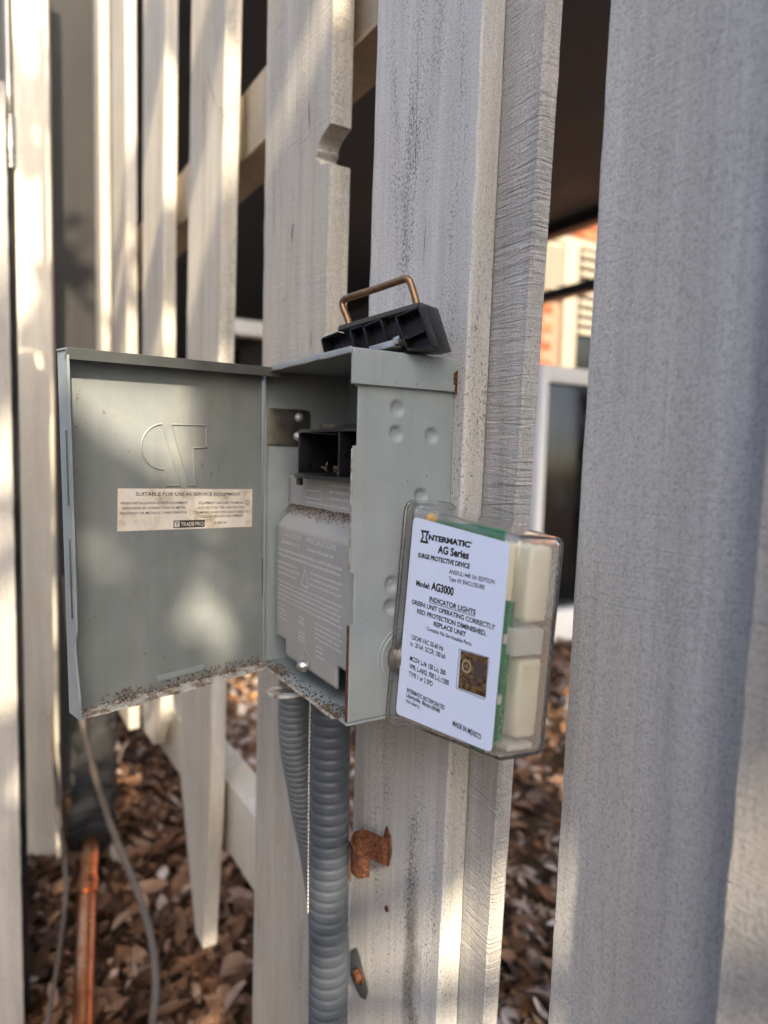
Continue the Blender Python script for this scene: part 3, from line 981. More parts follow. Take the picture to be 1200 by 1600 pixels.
# grey dead front with a bulged lower half
def deadfront():
    bm = bmesh.new()
    nx, nz = 40, 70
    x0, x1, z0, z1 = -.1240, -.0035, .0105, .1300
    def depth(x, z):
        def s(t): t = max(0, min(1, t)); return t * t * (3 - 2 * t)
        k = s((.1110 - z) / .016) * s((x - x0 + .0005) / .009)
        return -.0475 - .0115 * k
    grid = []
    for j in range(nz + 1):
        z = z0 + (z1 - z0) * j / nz
        grid.append([bm.verts.new((x0 + (x1 - x0) * i / nx, depth(x0 + (x1 - x0) * i / nx, z), z)) for i in range(nx + 1)])
    for j in range(nz):
        for i in range(nx):
            x = x0 + (x1 - x0) * (i + .5) / nx
            z = z0 + (z1 - z0) * (j + .5) / nz
            if z < .0245 and (x > -.026 and x < -.006): continue
            if z < .0200 and x < -.100: continue
            bm.faces.new((grid[j][i], grid[j][i + 1], grid[j + 1][i + 1], grid[j + 1][i]))
    bmesh.ops.delete(bm, geom=[v for v in bm.verts if not v.link_faces], context='VERTS')
    o = bpart(from_bm('deadfront_cover', bm, 'cover', None, True, 50))
    md = o.modifiers.new('thickness', 'SOLIDIFY')
    md.thickness = .0018
    md.offset = -1
    # raised print
    P = frame((x0, -.0592, 0), (1, 0, 0), (0, 0, 1), (0, -1, 0))
    U = frame((x0, -.0477, 0), (1, 0, 0), (0, 0, 1), (0, -1, 0))
    bm = bmesh.new()
    text_bm(bm, 'CAUTION!', .020, .0905, .027, .0036, P, .004, lift=.0001)
    text_bm(bm, 'PRECAUCION!', .056, .0905, .040, .0036, P, .004, lift=.0001)
    rr_ = random.Random(8)
    def line(m4, xa, xb, z, h):
        x = xa
        while x < xb:
            wd = rr_.uniform(.0016, .006)
            if x + wd > xb: break
            k = x
            while k < x + wd:
                b = rr_.uniform(.0004, .0009)
                z2 = h * rr_.uniform(.55, 1)
                vs = [bm.verts.new(m4 @ Vector(q)) for q in ((k, z, .0001), (k + b, z, .0001), (k + b, z + z2, .0001), (k, z + z2, .0001))]
                bm.faces.new(vs)
                k += b + .00035
            x += wd + .0010
    line(P, .016, .050, .0855, .0024); line(P, .057, .094, .0855, .0024)
    for z in (.0800, .0765): line(P, .010, .104, z, .0022)
    for z in (.0715, .0680, .0645): line(P, .010, .046, z, .0019); line(P, .062, .104, z, .0019)
    for z in (.0590, .0560, .0530, .0500, .0470): line(P, .010, .106, z, .0016)
    for z in (.0430, .0400, .0370, .034): line(P, .012, .028, z, .0015); line(P, .070, .106, z - .001, .0015)
    for z in (.0405, .0375, .031, .0285, .026): line(P, .046, .058, z, .0022)
    for z in (.0285, .0255, .0225): line(P, .072, .084, z, .0014)
    # triangle mark
    for a, b in (((.049, .0625), (.060, .0625)), ((.060, .0625), (.0545, .0735)), ((.0545, .0735), (.049, .0625))):
        a, b = Vector(a), Vector(b)
        n2 = Vector((-(b - a).y, (b - a).x)).normalized() * .0004
        vs = [bm.verts.new(P @ Vector((q.x, q.y, .0001))) for q in (a - n2, b - n2, b + n2, a + n2)]
        bm.faces.new(vs)
    for z in (.1255, .1215, .1175): line(U, .064, .104, z, .0020)
    for z in (.1130,): line(U, .030, .104, z, .0016)
    pl = round_rect(.028, .1165, .052, .1215, .0022)
    for q, q2 in zip(pl, pl[1:] + pl[:1]):
        a, b = Vector(q), Vector(q2)
        n2 = Vector((-(b - a).y, (b - a).x)).normalized() * .0003 if (b - a).length > 1e-6 else Vector((0, 0))
        if n2.length: bm.faces.new([bm.verts.new(U @ Vector((c.x, c.y, .0001))) for c in (a - n2, b - n2, b + n2, a + n2)])
    from_bm('lettering', bm, 'cover_text', o)
    # screw with its countersunk eye
    from_o = lathe('screw_recess', [(.0058, 0), (.0062, .0006), (.0056, .0009), (.0046, .0004), (0, .0003)], 'cover', o, frame((-.0665, -.0592, .0165), (1, 0, 0), (0, 0, 1), (0, -1, 0)), 28)
    bmx = bmesh.new()
    lathe_bm(bmx, [(0, .0055), (.0016, .0052), (.0031, .0040), (.0038, .0020), (.0038, 0)], 20, frame((-.0665, -.0595, .0125), (1, 0, 0), (0, 0, 1), (0, -1, 0)))
    from_bm('screw', bmx, 'zinc', o, True, 40)
    return o
deadfront()

# dust piled on the shoulder of the dead front, and grit on the floor
def crumbs(name, n, fn, r0_, r1_, mat, seed):
    rr_ = random.Random(seed)
    bm = bmesh.new()
    for k in range(n):
        p = Vector(fn(rr_))
        r = rr_.uniform(r0_, r1_)
        vs = [bm.verts.new(p + r * Vector((rr_.uniform(.5, 1) * a, rr_.uniform(.5, 1) * b, rr_.uniform(.3, .9) * c))) for a, b, c in ((1, 0, 0), (0, 1, 0), (-1, 0, 0), (0, -1, 0), (0, 0, 1), (0, 0, -1))]
        for f in ((0, 1, 4), (1, 2, 4), (2, 3, 4), (3, 0, 4), (1, 0, 5), (2, 1, 5), (3, 2, 5), (0, 3, 5)):
            bm.faces.new([vs[i] for i in f])
    return tag(from_bm(name, bm, mat, None, False), kind='stuff')
def dust_fn(r):
    t = r.random()
    z = .1012 + .0085 * r.random() ** (.25 + .5 * abs(noise.noise(Vector((t * 9, 0, 3)))))
    return (-.118 + .113 * t, -.0478 - .0112 * max(0, min(1, (.1095 - z) / .010)) ** 1.0 - .0004, z + .0012)
bpart(crumbs('dust', 1500, dust_fn, .0002, .0007, 'dirt', 5))
bpart(crumbs('grit', 420, lambda r: (-.121 + .114 * (r.random() ** 1.0 if r.random() < .4 else (.08 + .2 * r.random() if r.random() < .5 else .78 + .2 * r.random())), -.0665 + .010 * r.random() ** 1.5, .0002 + .0006 * r.random()), .0004, .0011, 'dirt', 6))

# hasp ring under the front lip
HM = frame((-.0800, -.0655, -.0072), (.46, .888, .05), (-.888, .46, .0), (0, -.05, 1))
bm = bmesh.new()
nn = 40
ro, ri, hh = .0120, .0062, .0009
vv = []
for k in range(nn):
    a = 2 * math.pi * k / nn
    c, s = math.cos(a), math.sin(a)
    vv.append([bm.verts.new(HM @ Vector((q * c * 1.12, q * s * .95, z))) for q, z in ((ro, -hh), (ro + .0003, 0), (ro, hh), (ri, hh), (ri - .0003, 0), (ri, -hh))])
for k in range(nn):
    a, b = vv[k], vv[(k + 1) % nn]
    for q in range(6):
        bm.faces.new((a[q], a[(q + 1) % 6], b[(q + 1) % 6], b[q]))
hr = bpart(from_bm('hasp_ring', bm, 'rust_edge', None, True, 50))
box('hasp_arm', (.010, -.008, -.0008), (.052, .008, .0008), 'rust_edge', hr, .0003, 1, HM)

# ------------------------------------------------------------------ lid (a part of the box)
LM = frame((-.1233, -.0661, .0002), (.2451, -.9691, -.0264), (.9692, .2456, -.0207), (.0266, -.0205, .9994))
LW, LH = .1300, .199
def lidp(o, par):
    o.parent = par
    o.matrix_parent_inverse = Matrix()
    return o
bm = bmesh.new()
add_box(bm, (0, -.0013, 0), (LW - .0003, 0, LH), .0003, 1, LM)
lid = bpart(from_bm('lid', bm, 'sheet_shaded', None, True, 40))
lid['label'] = 'grey green lid swung open with a service equipment sticker inside'
LB = bx.matrix_world.inverted()
def lsub(o):
    o.parent = lid
    return o
# lid parts are built in the same (world) coordinates as the lid mesh
def lbox(nm, lo, hi, mt='sheet_shaded', bev=.0003):
    bm = bmesh.new()
    add_box(bm, lo, hi, bev, 1, LM)
    return lsub(from_bm(nm, bm, mt, None, True, 40))
lbox('top_flange', (-.006, -.0014, LH + .0002), (LW + .0006, .0125, LH + .0015))
bm = bmesh.new()
prism_bm(bm, [(.0126, LH + .0016), (.0139, LH + .0014), (.0100, LH - .0040), (.0090, LH - .0036)], LW + .0066, LM @ frame((-.006, 0, 0), (0, 1, 0), (0, 0, 1), (1, 0, 0)))
lsub(from_bm('top_flange', bm, 'sheet_shaded', None))
# outer flange with two slots and a waisted lower end
bm = bmesh.new()
pts = []
nzz = 80
def fdepth(z):
    if z > .049: return .0115
    if z > .042: return .0115 - .0028 * (.049 - z) / .007
    return .0087 + .0045 * min(1, max(0, (.042 - z) / .030)) ** 1.4
for i in range(nzz + 1):
    z = LH * i / nzz
    dd = fdepth(z)
    pts.append([bm.verts.new(LM @ Vector(q)) for q in ((LW, -.0013, z), (LW, dd, z), (LW - .0012, dd, z), (LW - .0012, .0004, z))])
for a, b in zip(pts, pts[1:]):
    for k in range(4):
        bm.faces.new((a[k], a[(k + 1) % 4], b[(k + 1) % 4], b[k]))
bm.faces.new(pts[0][::-1]); bm.faces.new(pts[-1])
lsub(from_bm('outer_flange', bm, 'sheet', None, False))
for za, zb in ((.118, .158), (.056, .100)):
    lbox('slot', (LW - .0004, .0068, za), (LW + .0003, .0088, zb), 'strap', .0001)
# bottom flange, buckled and rusty, with a slot in the panel above it
bm = bmesh.new()
pts = []
for i in range(61):
    x = .001 + (LW - .003) * i / 60
    wob = .0010 * noise.noise(Vector((x * 70, 0, 1))) + .0006 * noise.noise(Vector((x * 200, 3, 1)))
    dpt = .0085 + .0014 * noise.noise(Vector((x * 50, 0, 8)))
    pts.append([bm.verts.new(LM @ Vector(q)) for q in ((x, 0, .0002), (x, dpt, -.0012 + wob), (x, dpt + .0005, -.0022 + wob), (x, dpt - .0008, -.0026 + wob), (x, -.0013, -.0011))])
for a, b in zip(pts, pts[1:]):
    for k in range(5):
        bm.faces.new((a[k], a[(k + 1) % 5], b[(k + 1) % 5], b[k]))
bm.faces.new(pts[0][::-1]); bm.faces.new(pts[-1])
lsub(from_bm('bottom_flange', bm, 'rust_edge', None, True, 50))
lbox('slot', (.046, .0001, .0052), (.078, .0004, .0090), 'sheet', .0001)
# grime banked along the bottom corner
rr_ = random.Random(12)
bm = bmesh.new()
for k in range(1900):
    x = .004 + .12 * rr_.random()
    m_ = .5 + .5 * noise.noise(Vector((x * 45, 2, 2)))
    if rr_.random() > 1.5 * m_ ** 3: continue
    z = .0004 + .010 * rr_.random() ** 2.4 * m_
    y = .0003 + .006 * rr_.random() * (1 - min(1, z / .006))
    p = Vector((x, max(.0003, y), z)); r = rr_.uniform(.0003, .0009)
    vs = [bm.verts.new(LM @ (p + r * Vector((a * rr_.uniform(.5, 1.3), b * .6, c * rr_.uniform(.5, 1))))) for a, b, c in ((1, 0, 0), (0, 1, 0), (-1, 0, 0), (0, -1, 0), (0, 0, 1), (0, 0, -1))]
    for f in ((0, 1, 4), (1, 2, 4), (2, 3, 4), (3, 0, 4), (1, 0, 5), (2, 1, 5), (3, 2, 5), (0, 3, 5)):
        bm.faces.new([vs[i] for i in f])
tag(lsub(from_bm('grime', bm, 'dirt', None)), kind='stuff')

# pressed emblem; plane of the inner face with x to the right (towards the hinge), y up
EM = LM @ frame((0, 0, 0), (-1, 0, 0), (0, 0, 1), (0, 1, 0))
def emblem(poly):
    """pressed outline: a low rounded bead along the closed polygon and a barely raised field"""
    bm = bmesh.new()
    n = len(poly)
    P = [Vector((x, y)) for x, y in poly]
    ins = []
    for i in range(n):
        a, b, c = P[i - 1], P[i], P[(i + 1) % n]
        n1 = Vector((-(b - a).y, (b - a).x)).normalized()
        n2 = Vector((-(c - b).y, (c - b).x)).normalized()
        m_ = (n1 + n2)
        m_ = m_ / max(.35, m_.length_squared / 2) if m_.length > 1e-6 else n1
        ins.append(m_)
    rings = []
    for d, z in ((0, .00002), (.0003, .0006), (.0006, .0008), (.0009, .0006), (.0013, .00006)):
        rings.append([bm.verts.new(EM @ Vector((P[i].x + ins[i].x * d, P[i].y + ins[i].y * d, z))) for i in range(n)])
    for a, b in zip(rings, rings[1:]):
        for i in range(n):
            bm.faces.new((a[i], a[(i + 1) % n], b[(i + 1) % n], b[i]))
    bm.faces.new(rings[-1])
    lsub(from_bm('emblem', bm, 'sheet_shaded', None, True, 28))
mm = .001
arc = []
for k in range(25):
    a = math.radians(90 + 180 * k / 24)
    arc.append(((-71.4 + 14.3 * math.cos(a)) * mm, (149.0 + 14.05 * math.sin(a)) * mm))
left = arc + [(-70.4 * mm, 125.0 * mm), (-59.8 * mm, 124.8 * mm)]
emblem(left)
emblem([(-66.7 * mm, 162.9 * mm), (-54.8 * mm, 124.5 * mm), (-49.9 * mm, 124.5 * mm), (-50.9 * mm, 147.7 * mm), (-41.4 * mm, 148.0 * mm), (-41.4 * mm, 162.9 * mm)])

# sticker
sq = [(-100.6 * mm, 100.6 * mm), (-8.6 * mm, 95.6 * mm), (-8.2 * mm, 120.8 * mm), (-99.8 * mm, 125.4 * mm)]
lab = lsub(prism('service_label', sq, .00018, 'paper_lid', None, EM @ Matrix.Translation((0, 0, .0002))))
bm = bmesh.new()
sl_ = math.radians(-2.95)
for s, x, y, wd, h in [
        ('SUITABLE FOR USE AS SERVICE EQUIPMENT', 89.24, 120.66, 72.0, 2.2), ('WHEN INSTALLATION IS WITH EQUIPMENT', 98.6, 116.1, 42.8, 1.5),
        ('GROUNDED BY CONNECTION TO METAL', 97.6, 113.1, 40.4, 1.5), ('RACEWAY OR METALLIC CABLE SHEATHS', 98.4, 110.2, 42.0, 1.5),
        ('EQUIPMENT GROUND TERMINAL', 48.3, 113.2, 33.6, 1.6), ('ALSO ACTS AS THE LINE NEUTRAL', 49.2, 110.3, 35.3, 1.6),
        ('TERMINAL WHEN THIS DISCONNECT IS', 51.2, 107.4, 39.8, 1.6), ('USED AS SERVICE EQUIPMENT', 47.6, 104.6, 32.2, 1.6), ('E188124', 37.0, 99.9, 8.9, 1.5)]:
    text_bm(bm, s, -x * mm, y * mm, wd * mm, h * mm, EM, .012, sl_, .00042)
cs, sn = math.cos(sl_), math.sin(sl_)
def rq(x0, y0, x1, y1, ox, oy, lift):
    return [bm.verts.new(EM @ Vector((ox + a * cs - b * sn, oy + a * sn + b * cs, lift))) for a, b in ((x0, y0), (x1, y0), (x1, y1), (x0, y1))]
bm.faces.new(rq(0, 0, .0215, .0046, -.0657, .0996, .00042))
for k in range(16):   # earth mark: ring with a T inside
    a, b = 2 * math.pi * k / 16, 2 * math.pi * (k + 1) / 16
    bm.faces.new([bm.verts.new(EM @ Vector((-.0119 + q * math.cos(t), .1121 + q * math.sin(t), .00042))) for q, t in ((.0014, a), (.0018, a), (.0018, b), (.0014, b))])
for x0, y0, x1, y1 in ((-.0001, 0, .0001, .0010), (-.0009, -.0001, .0009, .0001), (-.0005, -.0006, .0005, -.0004)):
    bm.faces.new(rq(x0, y0, x1, y1, -.0119, .1121, .00042))
lsub(from_bm('lettering', bm, 'ink', None))
bm = bmesh.new()
bm.faces.new(rq(.0006, .0006, .0040, .0040, -.0657, .0996, .00055))
text_bm(bm, 'TRADE', -.0657 + .0048 * cs + .0008 * .05, .0996 + .0010 + .0048 * sn, .0092, .0026, EM, .02, sl_, .00055)
text_bm(bm, 'PRO', -.0657 + .0146 * cs, .0996 + .0010 + .0146 * sn, .0062, .0026, EM, .0, sl_, .00055)
lsub(from_bm('lettering', bm, 'paper_lid', None))
bm = bmesh.new()
text_bm(bm, 'T', -.0657 + .0012 * cs, .0996 + .0011, .0022, .0024, EM, .03, sl_, .00066)
lsub(from_bm('lettering', bm, 'ink', None))

# ------------------------------------------------------------------ surge protector
TH = -.0727
sp_ = empty('surge_protector', (.0, -.0125, .0))
tag(sp_, 'clear plastic surge protector with a pale blue printed label', 'surge protector')
ct, st = math.cos(TH), math.sin(TH)
DM = frame((0, -.0125, .0568), (1, 0, 0), (0, ct, st), (0, -st, ct))
SI = Matrix.Translation(-Vector(sp_.location))
def spart(o):
    o.parent = sp_
    o.matrix_parent_inverse = SI
    return o
def loft(rings, capA=True, capB=True):
    bm = bmesh.new()
    R = [[bm.verts.new(DM @ Vector(p)) for p in r] for r in rings]
    n = len(R[0])
    for a, b in zip(R, R[1:]):
        for k in range(n):
            bm.faces.new((a[k], a[(k + 1) % n], b[(k + 1) % n], b[k]))
    if capA: bm.faces.new(R[0][::-1])
    if capB: bm.faces.new(R[-1])
    return bm
def sect(x, k, ins=0.0, rad=.004):
    """rounded rectangle across the case at x; k 0 at the base, 1 at the outer end"""
    yf = -.0218 + (.0067) * k + ins
    yb = .0085 + .0066 * k - ins
    zt = .0608 - .0077 * k - ins
    return [(x, y, z) for y, z in round_rect(yf, -zt, yb, zt, max(.001, rad - ins * .5), 5)]
x0c, x1c = .0062, .0846
outer = [sect(x0c, 0)] + [sect(x0c + (x1c - x0c) * f, f) for f in (.25, .5, .75, .95)]
outer += [sect(x1c - .0016, .98, .0002), sect(x1c - .0005, 1, .0007), sect(x1c, 1, .0017)]
th = .0020
inner = [sect(x1c - th, 1, th + .001)] + [sect(x1c - th - .001, .97, th)] + [sect(x0c + (x1c - x0c) * f, f, th) for f in (.75, .5, .25, 0)]
bm = bmesh.new()
R = [[bm.verts.new(DM @ Vector(p)) for p in r] for r in outer]
Q = [[bm.verts.new(DM @ Vector(p)) for p in r] for r in inner]
n = len(R[0])
for seq in (R, Q):
    for a, b in zip(seq, seq[1:]):
        for k in range(n):
            bm.faces.new((a[k], a[(k + 1) % n], b[(k + 1) % n], b[k]))
bm.faces.new(R[-1]); bm.faces.new(Q[0][::-1])
for k in range(n):
    bm.faces.new((R[0][k], Q[-1][k], Q[-1][(k + 1) % n], R[0][(k + 1) % n]))
spart(from_bm('case', bm, 'clear', None, True, 35))
def fl(x, e, rad):
    return [(x, y, z) for y, z in round_rect(-.0218 - e, -.0608 - e, .0085 + min(e, .0004), .0608 + e, rad, 6)]
spart(from_bm('flange', loft([fl(.0012, .0022, .006), fl(.0016, .0030, .0066), fl(.0030, .0030, .0066), fl(.0034, .0024, .006), fl(.0040, .0024, .006), fl(.0044, .0028, .0064), fl(.0056, .0028, .0064), fl(.0060, .0020, .006)]), 'clear', None, True, 35))
def dbox(nm, lo, hi, mt, bev=.0008, seg=2):
    return spart(box(nm, lo, hi, mt, None, bev, seg, DM))
dbox('circuit_board', (.012, -.0150, -.052), (.0745, -.0136, .0545), 'pcb', .0003, 1)
dbox('circuit_board', (.0748, -.0149, -.047), (.0798, -.0136, .022), 'pcb', .0003, 1)
dbox('circuit_board', (.0735, -.0132, -.047), (.0760, -.0060, .021), 'pcb', .0003, 1)
for z0, z1 in ((-.046, -.006), (.010, .049)):
    dbox('varistor', (.040, -.0120, z0), (.0700, .0080, z1), 'cream', .003, 3)
    dbox('varistor', (.071, -.0030, z0 + .001), (.0805, .0110, z1 - .001), 'cream', .003, 3)
dbox('varistor', (.010, -.0120, .012), (.037, .003, .050), 'cream', .002, 2)
dbox('foam_pad', (.074, -.008, -.0045), (.0812, .0095, .0085), 'foil', .0015, 2)
dbox('foam_pad', (.068, -.006, -.0505), (.0806, .0095, -.0475), 'foil', .001, 2)
for k, (x, z) in enumerate(((.0735, .012), (.074, .003), (.0735, -.014), (.074, -.026), (.0738, -.036))):
    dbox('component', (x - .002, -.0125, z - .002), (x + .0035, -.0085, z + .0025), 'foil' if k % 2 else 'pcb', .0006, 2)
lo_ = spart(lathe('indicator_light', [(0, .004), (.0016, .0036), (.0026, .002), (.0027, -.001)], 'amber', None, DM @ frame((.0175, -.0152, .0545), (1, 0, 0), (0, 0, 1), (0, -1, 0)), 16))
spart(lathe('nipple', [(.0082, -.0005), (.0082, .006), (0, .006)], 'zinc', None, frame((.0026, -.0285, .0325), (0, 1, 0), (0, 0, 1), (1, 0, 0)), 28))

# printed label on the front face
pA = DM @ Vector((.0060, -.0218, 0)); pB = DM @ Vector((.0846, -.0151, 0))
ax = (pB - pA).normalized(); az = (DM.to_3x3() @ Vector((0, 0, 1))); an = ax.cross(az)      # out of the case
an = Vector((-an.x, -an.y, -an.z)) if an.y > 0 else an
TM = frame(pA, ax, az, an)
def tp(x, y): return (x * mm, y * mm)
lp = []
cor = [tp(1.6, -55.0), tp(75.2, -49.3), tp(74.2, 49.2), tp(1.6, 54.6)]
rad = 3.2 * mm
for i in range(4):
    a, b, c = Vector(cor[i - 1]), Vector(cor[i]), Vector(cor[(i + 1) % 4])
    p = b + (a - b).normalized() * rad; q = b + (c - b).normalized() * rad
    for k in range(7):
        t = k / 6
        e = p * (1 - t) ** 2 + b * 2 * t * (1 - t) + q * t * t
        lp.append((e.x, e.y))
lb = spart(prism('printed_label', lp, .00015, 'paper_blue', None, TM @ Matrix.Translation((0, 0, .00025))))
bm = bmesh.new()
LIFT = .00050
TX = [('NTERMATIC', 16.0, 43.7, 32.0, 2.9, 0.056), ('AG Series', 24.25, 37.85, 23.6, 4.1, 0.039), ('SURGE PROTECTIVE DEVICE', 8.5, 33.35, 40.6, 2.5, 0.039),
      ('ANSI/UL1449 5th EDITION', 34.5, 28.65, 32.3, 2.3, 0.012), ('Type 4X ENCLOSURE', 34.7, 25.05, 25.9, 2.25, 0.012), ('Model:', 9.1, 18.0, 11.5, 3.0, 0.037),
      ('AG3000', 21.8, 18.0, 17.5, 4.3, 0.042), ('INDICATOR LIGHTS', 21.2, 11.8, 35.0, 2.65, 0.032), ('GREEN: UNIT OPERATING CORRECTLY', 6.8, 7.6, 63.2, 2.5, 0.030),
      ('RED: PROTECTION DIMINISHED,', 12.1, 3.5, 52.6, 2.5, 0.030), ('REPLACE UNIT', 26.4, -.2, 24.5, 2.5, 0.030), ('Contains No Serviceable Parts', 21.2, -3.7, 34.2, 2.1, 0.012),
      ('120/240 VAC 50-60 Hz', 9.2, -11.3, 26.4, 2.7, 0.017), ('In : 20 kA  SCCR: 100 kA', 9.0, -15.0, 28.9, 2.7, 0.017), ('MCOV: L-N: 150 L-L: 300', 9.7, -23.0, 29.2, 2.7, 0.027),
      ('VPR: L-N/G: 700 L-L:1200', 9.7, -27.2, 32.4, 2.7, 0.025), ('TYPE 1 or 2 SPD', 9.8, -31.3, 20.2, 2.7, 0.017), ('INTERMATIC INCORPORATED', 9.6, -40.3, 31.1, 2.3, 0.025),
      ('Libertyville, Illinois 60048', 9.6, -43.0, 27.7, 2.3, 0.022), ('154--04412', 9.6, -46.1, 11.7, 1.9, 0.019), ('MADE IN MEXICO', 47.6, -45.8, 20.2, 2.7, 0.030)]
for s, x, y, wd, h, bo in TX:
    text_bm(bm, s, x * mm, y * mm, wd * mm, h * mm, TM, bo, 0, LIFT)
def quad(bm, M4, pts, lift):
    bm.faces.new([bm.verts.new(M4 @ Vector((x * mm, y * mm, lift))) for x, y in pts])
quad(bm, TM, [(21.2, 10.95), (56.2, 10.95), (56.2, 11.25), (21.2, 11.25)], LIFT)
# hourglass initial: two wedges with a pale stem
for pts in ([(9.0, 48.2), (10.6, 48.2), (12.0, 44.8), (12.0, 44.6), (10.6, 41.4), (9.0, 41.4), (10.9, 44.8)], [(16.3, 48.2), (14.6, 48.2), (13.3, 44.8), (13.3, 44.6), (14.7, 41.4), (16.4, 41.4), (14.4, 44.8)]):
    quad(bm, TM, pts, LIFT)
quad(bm, TM, [(10.6, 48.2), (10.6, 47.0), (14.6, 47.0), (14.6, 48.2)], LIFT)
quad(bm, TM, [(10.6, 42.6), (10.6, 41.4), (14.7, 41.4), (14.7, 42.6)], LIFT)
for k in range(12):   # registered mark
    a, b = 2 * math.pi * k / 12, 2 * math.pi * (k + 1) / 12
    quad(bm, TM, [(48.6 + q * math.cos(t), 46.2 + q * math.sin(t)) for q, t in ((.35, a), (.6, a), (.6, b), (.35, b))], LIFT)
# thin outline box behind the foil sticker
for a, b in (((47.6, -26.8), (67.6, -26.4)), ((67.6, -26.4), (68.0, -6.2)), ((47.6, -26.8), (47.3, -7.2)), ((47.3, -7.2), (68.0, -6.2))):
    A_, B_ = Vector(a), Vector(b)
    n2 = Vector((-(B_ - A_).y, (B_ - A_).x)).normalized() * .14
    quad(bm, TM, [tuple(A_ - n2), tuple(B_ - n2), tuple(B_ + n2), tuple(A_ + n2)], LIFT)
lsub2 = from_bm('lettering', bm, 'ink', None)
lsub2.parent = lb
fo = prism('foil_sticker', [tp(49.2, -26.2), tp(68.4, -25.2), tp(67.4, -6.4), tp(48.6, -7.6)], .0001, 'holo', None, TM @ Matrix.Translation((0, 0, .00056)))
fo.parent = lb
bm = bmesh.new()
for k in range(24):
    a, b = 2 * math.pi * k / 24, 2 * math.pi * (k + 1) / 24
    quad(bm, TM, [(53.6 + q * math.cos(t), -14.2 + q * math.sin(t)) for q, t in ((2.4, a), (3.3, a), (3.3, b), (2.4, b))], .00070)
text_bm(bm, 'UL', 52.2 * mm, -15.1 * mm, 2.8 * mm, 1.9 * mm, TM, .02, 0, .00072)
q_ = from_bm('lettering', bm, 'holo_light', None); q_.parent = lb
bm = bmesh.new()
rr_ = random.Random(2)
quad(bm, TM, [(58.5, -17.6), (66.0, -17.2), (66.0, -9.8), (58.5, -10.2)], .00070)
for y in (-20.0, -22.0): 
    x = 51.5
    while x < 65:
        wd = rr_.uniform(.5, 1.4)
        quad(bm, TM, [(x, y), (x + wd, y), (x + wd, y + 1.1), (x, y + 1.1)], .00070)
        x += wd + .35
q_ = from_bm('print_block', bm, 'holo_dark', None); q_.parent = lb

# ------------------------------------------------------------------ black pull-out block lying on the roof
po = empty('pullout_block', (-.02, -.04, .2015))
tag(po, 'black fused pull-out block with a wire handle lying on the box roof', 'pull-out switch')
OI = Matrix.Translation(-Vector(po.location))
ah = Vector((.92, .39, 0)).normalized()
dh = Vector((-.39, .92, 0)).normalized()
PO = frame((.0232, -.028, .2014), ah, (0, 0, 1), -dh)     # x along the block, y up, z towards the viewer
def pp_(o):
    o.parent = po
    o.matrix_parent_inverse = OI
    return o
body = [(-78.5, .3), (-81.6, 11.4), (-70.0, 14.2), (-68.5, 17.2), (-13.6, 25.0), (-4.4, 1.4), (-11.0, .4)]
body = [(x * .001, y * .001) for x, y in body]
pp_(prism('body', body, .0135, 'black', None, PO @ Matrix.Translation((0, 0, -.0200)), .0005))
pp_(prism('top_plate', [(-.0700, .0150), (-.0690, .0180), (-.0142, .0257), (-.0130, .0231), (-.0300, .0208)], .0185, 'black_dusty', None, PO @ Matrix.Translation((0, 0, -.0198)), .0004))
def bar(a, b, wd=1.1, z0=-.0066, z1=0.0, mt='black', nm='rib'):
    a, b = Vector(a) * .001, Vector(b) * .001
    n2 = Vector((-(b - a).y, (b - a).x)).normalized() * wd * .0005
    pp_(prism(nm, [tuple(a - n2), tuple(b - n2), tuple(b + n2), tuple(a + n2)], z1 - z0, mt, None, PO @ Matrix.Translation((0, 0, z0)), .00015))
for a, b in (((-28.4, 18.8), (-20.0, .6)), ((-28.4, 19.0), (-15.0, 22.3)), ((-14.2, 24.0), (-5.0, 1.8)), ((-20.6, 6.8), (-10.0, 9.9)), ((-11.0, 1.0), (-5.2, 1.6)), ((-19.6, .9), (-9.4, .9)),
             ((-50.4, 15.4), (-44.6, .8)), ((-50.0, 15.8), (-38.6, 18.6)), ((-38.6, 18.4), (-33.6, 7.0)), ((-60.0, 14.4), (-54.4, .8)), ((-59.6, 14.8), (-51.2, 16.2)), ((-81.0, 11.0), (-77.8, .8)), ((-80.6, 11.2), (-69.0, 13.8))):
    bar(a, b)
bar((-37.0, 3.2), (-20.6, 8.2), 1.6, -.0066, -.001)
bar((-43.0, 2.4), (-23.6, 5.4), 2.6, -.0066, .0035, 'zinc', 'blade')
bar((-38.0, 1.2), (-24.0, 3.2), 1.6, -.0066, .0060, 'zinc', 'blade')
bar((-31.0, 7.4), (-27.0, 8.4), 1.8, -.0066, -.002, 'zinc', 'contact_rivet')
bar((-66.0, 1.6), (-60.0, 2.4), 2.4, -.0066, .002, 'zinc', 'blade')
pp_(lathe('contact_rivet', [(0, .0008), (.0008, .0006), (.0011, 0)], 'white', None, PO @ frame((-.0090, .0045, -.0064), (1, 0, 0), (0, 1, 0), (0, 0, 1)), 12))
hpts = [(-71.2, 13.5), (-72.4, 22.8), (-76.9, 31.5), (-76.6, 35.0), (-72.4, 36.6), (-53.0, 39.2), (-35.0, 42.0), (-30.6, 41.8), (-28.2, 38.6), (-24.4, 28.6), (-22.2, 22.0)]
hb = [PO @ Vector((x * .001, y * .001, -.014)) for x, y in hpts]
pp_(tube('handle', smooth_path(hb, 6), .00205, 'brass', None, 12))

